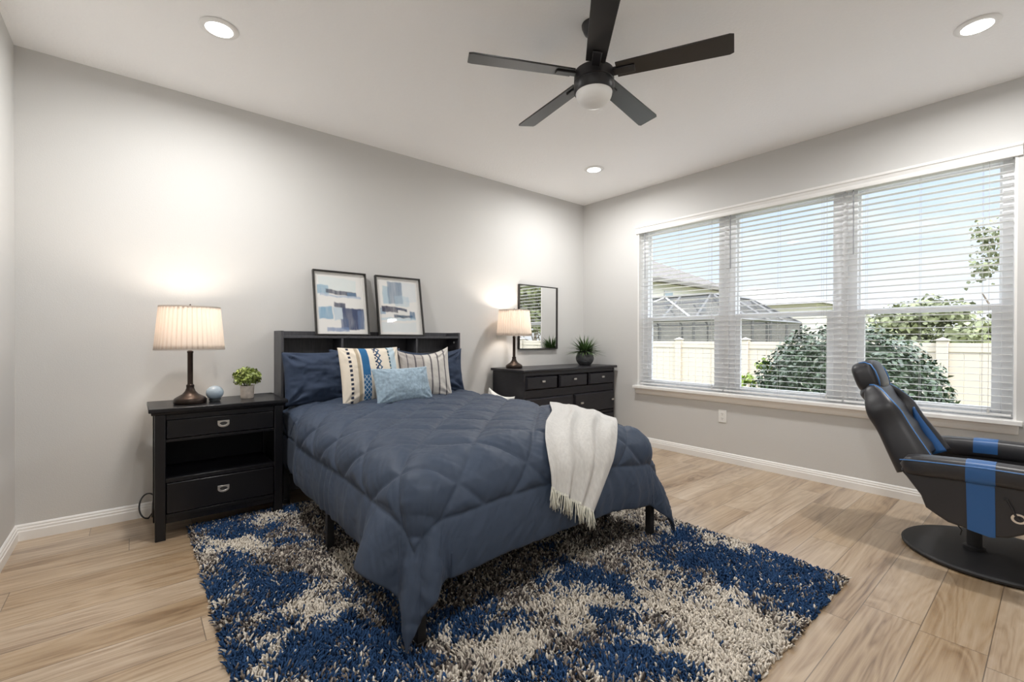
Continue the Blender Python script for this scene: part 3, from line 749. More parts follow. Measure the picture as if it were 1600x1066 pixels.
def make_comforter():
    nu, nv = 330, 330
    u = np.linspace(CU0-OV, CU1+OV, nu); v = np.linspace(CV-OV, VTOP, nv)
    U, V = np.meshgrid(u, v, indexing='ij')
    # round the two free corners of the sheet a little
    x, y, z, r = drape(U, V)
    P = np.stack([x, y, z], -1)
    B = 0.222
    inx = np.minimum(U-(CU0-OV), (CU1+OV)-U); iny = V-(CV-OV)
    edge = np.minimum(inx, iny)
    da, db = lattice_dist(U, V)
    inside = edge > B
    dline = np.minimum(np.minimum(da, db) + np.where(inside, 0, 9), np.abs(edge-B))
    dline = np.minimum(dline, edge + 0.008)
    puff = 0.018*(1-np.exp(-(dline/0.050)**1.3)) + 0.0050*(1-np.exp(-(dline/0.009)**2))
    puff *= np.where(inside, 1.0, 0.85)
    # gathers: fine pleats running down the hanging sides, and creases pulled between stitches on top
    ddx = np.maximum(CU0-U, U-CU1); ddy = CV-V
    along = np.where((ddx > 0) & (ddx > ddy), V, U); cmin = np.minimum(ddx, ddy)
    hang = sstep(0.10, 0.34, r)*np.where(cmin > 0, np.exp(-np.maximum(cmin, 0)/0.05), 1.0)
    g1 = vnoise(along*24 + 1.5*vnoise(U*5, V*5, seed=2), r*2.2, seed=21)*0.0065*hang
    g2 = fbm((U+V)*20, (U-V)*5.0, o=3, seed=31)*0.0045*(1-hang)
    g3 = fbm(U*6, V*6, o=3, seed=41)*0.006
    e0 = np.exp(-dline/0.02)
    pk = vnoise((U-V)*60, (U+V)*10, seed=51)*0.0020*(1-0.7*e0)*(dline < 0.10)
    du = np.gradient(P, axis=0); dv = np.gradient(P, axis=1)
    n = np.cross(du, dv); n /= np.linalg.norm(n, axis=-1, keepdims=True)+1e-12
    n = np.where(n[..., 2:3] < -0.25, n, n)
    P = P + n*(puff + g1 + g2 + g3 + pk)[..., None]
    P[..., 2] = np.maximum(P[..., 2], 0.046)
    pr = sstep(2.86, 3.1, V)*(U < CU0); P[..., 0] += pr*np.maximum(0.763 - P[..., 0], 0)
    idx = np.arange(nu*nv).reshape(nu, nv)
    F = np.stack([idx[:-1, :-1], idx[1:, :-1], idx[1:, 1:], idx[:-1, 1:]], -1).reshape(-1, 4)
    o = arr_mesh('comforter', P.reshape(-1, 3).astype(np.float32), F, M_navy, origin=(BC, 2.45, 0.67), angle=180)
    s = o.modifiers.new('solid', 'SOLIDIFY'); s.thickness = 0.020; s.offset = -1
    tag(o, 'navy blue diamond-quilted comforter spread over the bed, corners hanging to the rug', 'comforter')
make_comforter()

# throw draped over the foot of the bed
def bil(c, s, t):
    """c: list of rows of control points down the throw, [left, right]"""
    k = len(c)-1; i = np.clip((t*k).astype(int), 0, k-1); f = t*k-i
    A = np.array(c)     # rows, 2, 2
    def cr(j):  # Catmull-Rom
        p0 = A[np.clip(i-1, 0, k), j]; p1 = A[i, j]; p2 = A[i+1, j]; p3 = A[np.clip(i+2, 0, k), j]; ff = f[..., None]
        return 0.5*((2*p1)+(-p0+p2)*ff+(2*p0-5*p1+4*p2-p3)*ff**2+(-p0+3*p1-3*p2+p3)*ff**3)
    l, r_ = cr(0), cr(1); return l*(1-s[..., None])+r_*s[..., None]
THROW = [[(2.50, 2.52), (2.54, 2.02)], [(2.30, 2.34), (2.36, 1.84)], [(2.06, 2.10), (2.17, 1.66)], [(1.78, 1.80), (2.00, 1.52)], [(1.50, 1.56), (1.90, 1.42)], [(1.40, 1.42), (1.80, 1.28)], [(1.385, 1.27), (1.66, 1.10)]]
def make_throw():
    nu, nv = 70, 150
    s, t = np.meshgrid(np.linspace(0, 1, nu), np.linspace(0, 1, nv), indexing='ij')
    q = bil(THROW, s, t); sx, sy = q[..., 0], q[..., 1]
    x, y, z, r = drape(sx, sy, 0.034)
    P = np.stack([x, y, z], -1)
    n = np.cross(np.gradient(P, axis=0), np.gradient(P, axis=1)); n /= np.linalg.norm(n, axis=-1, keepdims=True)+1e-12
    if n[..., 2].mean() < 0: n = -n
    wr = 0.016*np.sin(s*21 + 2.2*vnoise(t*3, t*0+1, seed=7) + 1.2*t)*sstep(0.1, 0.55, t)*(0.4+0.6*vnoise(s*6, t*2, seed=8)**2*2) + 0.010*fbm(s*5, t*4, o=3, seed=12)
    wr = wr + 0.004
    P = P + n*wr[..., None]
    idx = np.arange(nu*nv).reshape(nu, nv)
    F = np.stack([idx[:-1, :-1], idx[1:, :-1], idx[1:, 1:], idx[:-1, 1:]], -1).reshape(-1, 4)
    org = np.array((1.7, 1.6, 0.7))
    o = arr_mesh('throw_blanket', P.reshape(-1, 3).astype(np.float32), F, M_throw, origin=tuple(org), angle=180)
    md = o.modifiers.new('solid', 'SOLIDIFY'); md.thickness = 0.005; md.offset = 0
    tag(o, 'ivory woven throw with fringe draped over the foot of the bed', 'throw blanket')
    fr = MB(); g = np.random.default_rng(4)
    for i in range(0, nu, 1):
        for k in range(2):
            p = P[i, -1]; j = g.normal(size=3)*0.004; L_ = 0.055+0.025*g.random()
            d = np.array([g.normal()*0.10, g.normal()*0.06-0.02, -1.0])
            pts = [p + j*0.3 + np.array([0, 0, 0.012]), p + d*L_*0.4 + j, p + d*L_*0.75 + j*1.5, p + d*L_ + j*2]
            fr.tube([tuple(a-org) for a in pts], [0.0022, 0.0022, 0.002, 0.0014], 4)
    fr.build('fringe', M_fringe, o, angle=180)
make_throw()

# ------------------------------------------------------------------ pillows
def pillow(name, label, cat, w, h, th, loc, lean, yaw, material, group=None, colorfn=None, n=44, seed=0, wr=0.010, pinch=0.06, flange=0.0, roll=0.0, sag=0.0):
    a = np.linspace(-1, 1, n); A, Bq = np.meshgrid(a, a, indexing='ij')
    k = 1 - pinch*(1-Bq**2)*np.abs(A)**2; k2 = 1 - pinch*(1-A**2)*np.abs(Bq)**2
    X = w/2*A*k; Z = h/2*Bq*k2
    e = ((1-np.abs(A)**2.4)*(1-np.abs(Bq)**2.4)).clip(0, 1)**0.5
    Tt = th/2*e
    nz = fbm(A*2.2+seed*3.1, Bq*2.2+seed, o=4, seed=seed)*wr*np.minimum(1, e*1.6)
    nz2 = fbm(A*2.2+seed*1.7+50, Bq*2.2, o=3, seed=seed+5)*wr*np.minimum(1, e*1.6)
    # creases fanning in from the corners
    for sx in (-1, 1):
        for sz in (-1, 1):
            d = np.hypot(A-sx, Bq-sz); an = np.arctan2(Bq-sz, A-sx)
            nz = nz + wr*0.55*np.sin(an*11+seed)*np.exp(-((d-0.35)/0.30)**2)*np.minimum(1, e*2)
    Zs = Z - sag*(1-A**2)*sstep(0.2, 1.0, Bq)
    front = np.stack([X, -Tt-nz, Zs], -1); back = np.stack([X, Tt+nz2, Zs], -1)
    idx = np.arange(n*n).reshape(n, n)
    F1 = np.stack([idx[:-1, :-1], idx[1:, :-1], idx[1:, 1:], idx[:-1, 1:]], -1).reshape(-1, 4)
    rim = np.zeros((n, n), dtype=bool); rim[0, :] = rim[-1, :] = rim[:, 0] = rim[:, -1] = True
    idb = np.where(rim, idx, idx + n*n)
    F2 = np.stack([idb[:-1, :-1], idb[:-1, 1:], idb[1:, 1:], idb[1:, :-1]], -1).reshape(-1, 4)
    back[rim] = front[rim]
    V = np.concatenate([front.reshape(-1, 3), back.reshape(-1, 3)])
    M = Matrix.Rotation(roll, 3, 'Y'); V = V @ np.array(M).T
    V[:, 2] += h/2
    Rm = Matrix.Rotation(yaw, 3, 'Z') @ Matrix.Rotation(-lean, 3, 'X')
    V = V @ np.array(Rm).T
    colors = None
    if colorfn is not None:
        c = colorfn((A+1)/2, (1-Bq)/2); colors = np.concatenate([c.reshape(-1, 3), c.reshape(-1, 3)])
    used = np.zeros(len(V), dtype=bool); used[F1.ravel()] = True; used[F2.ravel()] = True
    o = arr_mesh(name, V.astype(np.float32), np.concatenate([F1, F2]), material, angle=180, colors=colors)
    o.location = loc
    tag(o, label, cat, group)
    return o, Rm

GN = 'navy pillows against the headboard'
pillow('pillow', 'plump navy bed pillow at the nightstand end of the headboard', 'pillow', 0.47, 0.37, 0.17, (0.995, 3.285, 0.672), 0.20, 0.04, M_navycase, GN, seed=2, wr=0.026, pinch=0.05)
pillow('pillow', 'navy bed pillow behind the patterned cushion, only its top edge showing', 'pillow', 0.56, 0.37, 0.12, (1.360, 3.350, 0.684), 0.10, 0.02, M_navycase, GN, seed=4, wr=0.014, sag=0.02)
pillow('pillow', 'navy bed pillow at the dresser end of the headboard, behind the grey cushion', 'pillow', 0.62, 0.37, 0.15, (1.900, 3.320, 0.680), 0.16, -0.04, M_navycase, GN, seed=6, wr=0.026, sag=0.03)

def rgb(*c): return np.array(lin(*c))
def paint(c, m, color): return c*(1-m[..., None]) + np.array(color)*m[..., None]
def stripe_colors(u, v):
    c = np.ones(u.shape+(3,))*rgb(226, 216, 200)
    band = lambda a, b: ((u > a) & (u < b)).astype(float)
    c = paint(c, band(0.225, 0.27), rgb(178, 164, 142)); c = paint(c, band(0.27, 0.285), rgb(214, 206, 190))
    # column of dark dashes
    dash = (np.abs(u-0.125) < 0.018)*(np.abs(((v*13) % 1)-0.5) < 0.28)
    c = paint(c, dash.astype(float), rgb(52, 58, 76))
    # woven blue band with pale diagonal stitches
    b = band(0.30, 0.42); c = paint(c, b, rgb(52, 104, 150))
    d1 = (np.abs(((u*16+v*11) % 1)-0.5) < 0.09)|(np.abs(((u*16-v*11) % 1)-0.5) < 0.09)
    c = paint(c, b*d1*(vnoise(u*3, v*5, seed=2) > -0.2), rgb(190, 205, 215))
    # zigzag of dark blue
    zz = np.abs(u-0.565-0.022*(np.abs(((v*9) % 1)-0.5)*4-1)) < 0.016; c = paint(c, zz.astype(float), rgb(40, 62, 96))
    zz = np.abs(u-0.600+0.022*(np.abs(((v*9) % 1)-0.5)*4-1)) < 0.014; c = paint(c, zz.astype(float), rgb(60, 90, 120))
    dd = (np.abs(u-0.53) < 0.012)*(np.abs(((v*16) % 1)-0.5) < 0.28); c = paint(c, dd.astype(float), rgb(50, 60, 85))
    c = paint(c, band(0.76, 0.79)*(np.abs(((v*15) % 1)-0.5) < 0.4), rgb(70, 100, 115))
    c = paint(c, band(0.79, 0.90), rgb(186, 204, 214))
    c = paint(c, band(0.90, 0.915), rgb(228, 222, 208))
    return c
def grey_colors(u, v):
    c = np.ones(u.shape+(3,))*rgb(204, 200, 194)
    c = paint(c, ((u > 0.12) & (u < 0.52)).astype(float)*0.55, rgb(150, 142, 140))
    for k in (0.10, 0.23, 0.36, 0.49, 0.62, 0.75, 0.88): c = paint(c, (np.abs(u-k) < 0.011).astype(float), rgb(104, 100, 104))
    return c
GC = 'decorative cushions leaning on the pillows'
o, Rm = pillow('throw_pillow', 'cream square cushion with woven blue bands and rows of dark dashes', 'cushion', 0.46, 0.40, 0.13, (1.290, 3.060, 0.676), 0.22, 0.10, M_cush, GC, stripe_colors, n=150, seed=8, wr=0.006, pinch=0.05)
def tassels(o, Rm, w, h, corners):
    for sx, sz in corners:
        m = MB(); g = np.random.default_rng(int(10+sx+3*sz))
        for i in range(14):
            p = np.array([sx*w/2, 0, h/2+sz*h/2]); d = np.array([sx*0.7+g.normal()*0.35, -0.2+g.normal()*0.3, sz*0.45+g.normal()*0.35]); d /= np.linalg.norm(d)
            m.tube([tuple(p), tuple(p+d*0.022), tuple(p+d*0.040)], [0.003, 0.0035, 0.002], 4)
        m.xform(Rm.to_4x4()); m.build('tassel', M_tassel, o, angle=180)
tassels(o, Rm, 0.46, 0.40, [(-1, -1)])
o, Rm = pillow('throw_pillow', 'pale grey cushion with thin dark stripes, behind the blue lumbar cushion', 'cushion', 0.47, 0.40, 0.14, (1.700, 3.100, 0.678), 0.26, -0.16, M_cush, GC, grey_colors, n=120, seed=12, wr=0.008, sag=0.055)
tassels(o, Rm, 0.47, 0.40, [(1, -1)])
pillow('throw_pillow', 'small pale blue plush lumbar cushion lying in front', 'cushion', 0.45, 0.255, 0.12, (1.450, 2.890, 0.686), 0.36, 0.10, M_lumbar, GC, seed=15, wr=0.008, n=60, pinch=0.07)

# ------------------------------------------------------------------ framed prints on the headboard
def print_colors(strokes, seed):
    nu, nv = 110, 130
    u, v = np.meshgrid(np.linspace(0, 1, nu), np.linspace(0, 1, nv), indexing='ij')
    c = np.ones((nu, nv, 3))*rgb(232, 231, 228); u = 0.06+0.88*u; v = 0.05+0.90*v
    du = 0.020*fbm(u*7, v*7, o=4, seed=seed); dv = 0.024*fbm(u*7+30, v*7, o=4, seed=seed+1)
    for (a, b, t0, t1, slant, al, cc) in strokes:
        uu = u+du; vv = v+dv - slant*(u-(a+b)/2)
        s = 0.012
        m = sstep(a-s, a+s, uu)*(1-sstep(b-s, b+s, uu))*sstep(t0-s, t0+s, vv)*(1-sstep(t1-s, t1+s, vv))
        tex = 0.92+0.25*fbm(u*22, v*5, o=3, seed=seed+3)
        c = paint(c, np.clip(m*al*tex, 0, 1), rgb(*cc))
    return nu, nv, c
def make_print(x, label, strokes, seed, w, h, lean, yb):
    r = thing('framed_print', label, 'picture', (x, yb, 1.1485), 0, 'abstract prints on the headboard shelf')
    r.rotation_euler = (-lean, 0, 0)
    frame_mesh(w, h, 0.010, -0.030, 0.0).build('frame', M_frame, r, bevel=0.001)
    frame_mesh(w-0.019, h-0.019, 0.020, -0.010, -0.004).build('spacer', M_mat, r).location = (0, 0, 0.0095)
    nu, nv, c = print_colors(strokes, seed)
    ww, hh = w-0.05, h-0.05
    u, v = np.meshgrid(np.linspace(-ww/2, ww/2, nu), np.linspace(h-0.025, 0.025, nv), indexing='ij')
    idx = np.arange(nu*nv).reshape(nu, nv)
    V = np.stack([u, np.full_like(u, -0.0062), v], -1).reshape(-1, 3)
    F = np.stack([idx[:-1, :-1], idx[:-1, 1:], idx[1:, 1:], idx[1:, :-1]], -1).reshape(-1, 4)
    arr_mesh('print', V.astype(np.float32), F, M_print, r, smooth=False, colors=c.reshape(-1, 3))
    MB().box((-w/2+0.01, -0.003, 0.01), (w/2-0.01, -0.001, h-0.01)).build('backing_board', M_mat, r)
    MB().box((-w/2+0.009, -0.0245, 0.009), (w/2-0.009, -0.023, h-0.009)).build('glazing', M_picglass, r, smooth=False)
S1 = [(0.10, 0.80, 0.10, 0.30, 0.06, 0.5, (208, 224, 226)), (0.07, 0.27, 0.22, 0.37, 0.0, 0.8, (134, 172, 196)), (0.22, 0.80, 0.295, 0.365, 0.09, 0.95, (84, 88, 104)), (0.62, 0.80, 0.32, 0.38, 0.02, 0.8, (110, 136, 164)),
      (0.12, 0.88, 0.375, 0.405, 0.02, 0.7, (158, 178, 204)), (0.08, 0.33, 0.56, 0.74, -0.03, 0.85, (120, 164, 194)), (0.35, 0.58, 0.56, 0.76, 0.0, 0.65, (168, 194, 212)), (0.37, 0.58, 0.49, 0.57, 0.15, 0.95, (70, 76, 98)),
      (0.52, 0.92, 0.57, 0.90, 0.0, 1.0, (74, 84, 112)), (0.47, 0.62, 0.75, 0.89, 0.0, 0.9, (88, 104, 136)), (0.80, 0.93, 0.60, 0.90, 0.0, 0.6, (112, 132, 166)), (0.22, 0.62, 0.87, 0.93, -0.02, 0.8, (120, 142, 180))]
S2 = [(0.55, 0.90, 0.08, 0.42, 0.0, 0.5, (206, 218, 226)), (0.15, 0.30, 0.16, 0.46, 0.0, 0.7, (156, 190, 208)), (0.26, 0.57, 0.08, 0.46, 0.0, 0.85, (126, 146, 168)), (0.40, 0.72, 0.32, 0.50, 0.0, 0.5, (178, 202, 216)),
      (0.04, 0.18, 0.54, 0.64, 0.0, 0.8, (140, 170, 196)), (0.10, 0.45, 0.51, 0.61, 0.04, 0.95, (78, 78, 94)), (0.42, 0.66, 0.53, 0.575, 0.03, 0.95, (76, 84, 104)), (0.36, 0.78, 0.645, 0.69, 0.0, 0.95, (72, 90, 110)), (0.72, 0.84, 0.57, 0.72, 0.0, 0.9, (72, 112, 148)),
      (0.08, 0.84, 0.695, 0.735, 0.0, 0.6, (186, 212, 226)), (0.08, 0.86, 0.77, 0.93, 0.0, 0.4, (204, 220, 228))]
make_print(1.250, 'framed abstract blue and grey print nearer the nightstand, on the headboard', S1, 61, 0.415, 0.515, 0.185, 3.572)
make_print(1.745, 'framed abstract blue and grey print nearer the dresser, on the headboard', S2, 71, 0.415, 0.515, 0.185, 3.572)

# ------------------------------------------------------------------ shag rug
RX0, RX1, RY0, RY1 = 0.245, 2.560, 0.630, 3.275
BLUE = [(0.47, 3.03, 0.17, -0.14, 0.03, 0.2), (0.33, 2.78, 0.06, -0.05, 0.03, 0.28), (0.47, 2.16, 0.12, -0.1, 0.03, 0.17), (0.52, 1.67, 0.17, -0.14, 0.05, 0.17), (0.25, 1.8, 0.03, -0.03, 0.02, 0.16), (1.56, 1.48, 0.21, -0.17, 0.11, 0.11), (1.04, 1.49, 0.13, -0.11, 0.06, 0.08), (1.44, 1.1, 0.15, -0.12, 0.25, 0.19), (2.17, 0.94, 0.28, -0.23, 0.3, 0.13), (2.33, 0.7, 0.09, -0.07, 0.23, 0.07), (1.31, 0.9, 0.15, -0.12, 0.08, 0.06), (2.4, 1.39, 0.11, -0.09, 0.1, 0.06), (0.99, 1.12, 0.1, -0.08, 0.03, 0.03), (1.43, 0.76, 0.07, -0.05, 0.04, 0.02), (0.68, 3.31, 0.13, -0.11, 0.03, 0.13)]
CREAM = [(0.44, 2.74, 0.14, -0.12, 0.01, 0.07), (0.62, 1.92, 0.1, -0.08, 0.04, 0.12), (0.33, 1.76, 0.03, -0.03, 0.03, 0.16), (0.65, 1.46, 0.06, -0.05, 0.02, 0.05), (1.44, 1.3, 0.21, -0.17, 0.12, 0.1), (0.97, 1.3, 0.11, -0.09, 0.05, 0.07), (1.68, 0.83, 0.16, -0.13, 0.23, 0.12), (2.52, 1.12, 0.16, -0.13, 0.17, 0.08), (2.3, 1.58, 0.09, -0.07, 0.13, 0.09), (0.86, 2.25, 0.1, -0.08, 0.07, 0.18), (0.23, 2.15, 0.03, -0.02, 0.02, 0.16), (1.64, 0.66, 0.07, -0.06, 0.1, 0.04), (0.81, 1.23, 0.1, -0.08, 0.01, 0.02)]
DARK = [(1.24, 1.67, 0.14, -0.11, 0.11, 0.15), (0.92, 2.6, 0.17, -0.14, 0.08, 0.24), (1.03, 1.67, 0.08, -0.07, 0.04, 0.06), (0.62, 2.45, 0.12, -0.1, 0.03, 0.11), (1.24, 1.12, 0.07, -0.06, 0.04, 0.04), (2.08, 1.65, 0.11, -0.09, 0.15, 0.12)]
def blob(L_, x, y):
    r_ = np.zeros_like(x)
    for (cx, cy, ax, ay, bx, by) in L_:
        det = ax*by-ay*bx
        p = ((x-cx)*by-(y-cy)*bx)/det; q = (-(x-cx)*ay+(y-cy)*ax)/det
        r_ = np.maximum(r_, np.exp(-0.55*(p*p+q*q)**1.1))
    return r_
def make_rug():
    r = thing('shag_rug', 'blue, cream and grey abstract shag rug under the bed', 'rug', ((RX0+RX1)/2, (RY0+RY1)/2, 0))
    ox, oy = (RX0+RX1)/2, (RY0+RY1)/2
    MB().box((RX0-ox+0.01, RY0-oy+0.01, 0.0005), (RX1-ox-0.01, RY1-oy-0.01, 0.009)).build('backing', M_rugback, r)
    d = 0.0086
    gx, gy = np.meshgrid(np.arange(RX0, RX1, d), np.arange(RY0, RY1, d), indexing='ij'); gx = gx.ravel(); gy = gy.ravel()
    keep = np.ones(len(gx), dtype=bool)
    for lx, ly in LEGS: keep &= ~((np.abs(gx-lx) < 0.026) & (np.abs(gy-ly) < 0.026))
    keep &= ~((np.abs(gx-0.705) < 0.032) & (np.abs(gy-3.195) < 0.032)); keep &= ~((gx > 2.47) & (gy > 3.12))
    gx, gy = gx[keep], gy[keep]
    N = len(gx); g = np.random.default_rng(2)
    gx = gx + g.uniform(-0.5, 0.5, N)*d; gy = gy + g.uniform(-0.5, 0.5, N)*d
    wx = gx + 0.10*fbm(gx*5, gy*5, o=4, seed=1); wy = gy + 0.10*fbm(gx*5+9, gy*5, o=4, seed=2)
    n_ = fbm(gx*3.2, gy*3.2, o=6, seed=4)
    n2 = fbm(gx*14, gy*14, o=4, seed=6)
    sb = blob(BLUE, wx, wy)*0.62 + 0.55*n_ + 0.75*n2 + g.normal(size=N)*0.13 + 0.10
    sc = blob(CREAM, wx, wy)*0.62 - 0.55*n_ + 0.62*fbm(gx*13+40, gy*13, o=4, seed=8) + g.normal(size=N)*0.13 + 0.05
    sg = 0.33 + blob(DARK, wx, wy)*0.5 + 0.30*fbm(gx*16, gy*16+70, o=3, seed=10) + g.normal(size=N)*0.12
    k = np.argmax(np.stack([sb, sc, sg]), axis=0)
    blue = rgb(44, 70, 106); cream = rgb(212, 204, 192); grey = rgb(130, 121, 114); dk = rgb(66, 62, 62)
    C = np.where((k == 0)[:, None], blue, np.where((k == 1)[:, None], cream, grey))
    isd = (k == 2) & (g.random(N) < 0.40); C[isd] = dk
    isc = (k == 2) & (g.random(N) < 0.22); C[isc] = cream*0.85
    sw = g.random(N); C[sw < 0.03] = cream*0.9; C[(sw > 0.03) & (sw < 0.07)] = grey; C[(sw > 0.07) & (sw < 0.09)] = blue
    C = C*(0.78+0.52*g.random(N))[:, None]
    Hh = 0.022 + 0.013*g.random(N); an = g.random(N)*2*PI; ln = 0.008+0.014*g.random(N)
    flow = fbm(gx*9, gy*9, o=2, seed=20)*PI*2; ax = np.cos(flow)*0.5+np.cos(an)*0.8; ay = np.sin(flow)*0.5+np.sin(an)*0.8
    # the outer tufts flop outwards
    ed = np.minimum(np.minimum(gx-RX0, RX1-gx), np.minimum(gy-RY0, RY1-gy))
    V = np.zeros((N, 10, 3)); w_ = 0.0040+0.0016*g.random(N); tw = g.random(N)*2*PI
    hs = (0.004, 0.55, 0.86)
    for j in range(3):
        f_ = (0, 0.55, 0.9)[j]; sc_ = (0.8, 1.15, 0.9)[j]
        for q in range(3):
            a = tw + q*2*PI/3 + j*0.5
            V[:, j*3+q, 0] = gx-ox + ax*ln*f_**1.6 + np.cos(a)*w_*sc_
            V[:, j*3+q, 1] = gy-oy + ay*ln*f_**1.6 + np.sin(a)*w_*sc_
            V[:, j*3+q, 2] = 0.006 + Hh*f_*0.95
    V[:, 9, 0] = gx-ox+ax*ln*1.05; V[:, 9, 1] = gy-oy+ay*ln*1.05; V[:, 9, 2] = 0.006+Hh
    low = np.exp(-ed/0.012); V[:, :, 2] = 0.003 + (V[:, :, 2]-0.003)*(1-0.45*low)[:, None]
    b = (np.arange(N)*10)[:, None]
    Q = np.concatenate([b + np.array([[j*3+q, j*3+(q+1) % 3, (j+1)*3+(q+1) % 3, (j+1)*3+q]]) for j in range(2) for q in range(3)])
    Tt = np.concatenate([b + np.array([[6+q, 6+(q+1) % 3, 9]]) for q in range(3)])
    me = bpy.data.meshes.new('pile'); nv = N*10; nq, nt = len(Q), len(Tt)
    me.vertices.add(nv); me.vertices.foreach_set('co', V.reshape(-1).astype(np.float32))
    me.loops.add(nq*4+nt*3); me.loops.foreach_set('vertex_index', np.concatenate([Q.ravel(), Tt.ravel()]).astype(np.int32))
    me.polygons.add(nq+nt); me.polygons.foreach_set('loop_start', np.concatenate([np.arange(nq)*4, nq*4+np.arange(nt)*3]).astype(np.int32))
    me.update(calc_edges=True); me.validate()
    me.materials.append(M_rug)
    at = me.attributes.new('Col', 'FLOAT_COLOR', 'POINT'); cc = np.ones((N, 10, 4), dtype=np.float32); cc[:, :, :3] = C[:, None, :]; at.data.foreach_set('color', cc.ravel())
    me.polygons.foreach_set('use_smooth', np.ones(nq+nt, dtype=bool))
    o = bpy.data.objects.new('pile', me); col.objects.link(o); o.parent = r; o['kind'] = 'stuff'
make_rug()

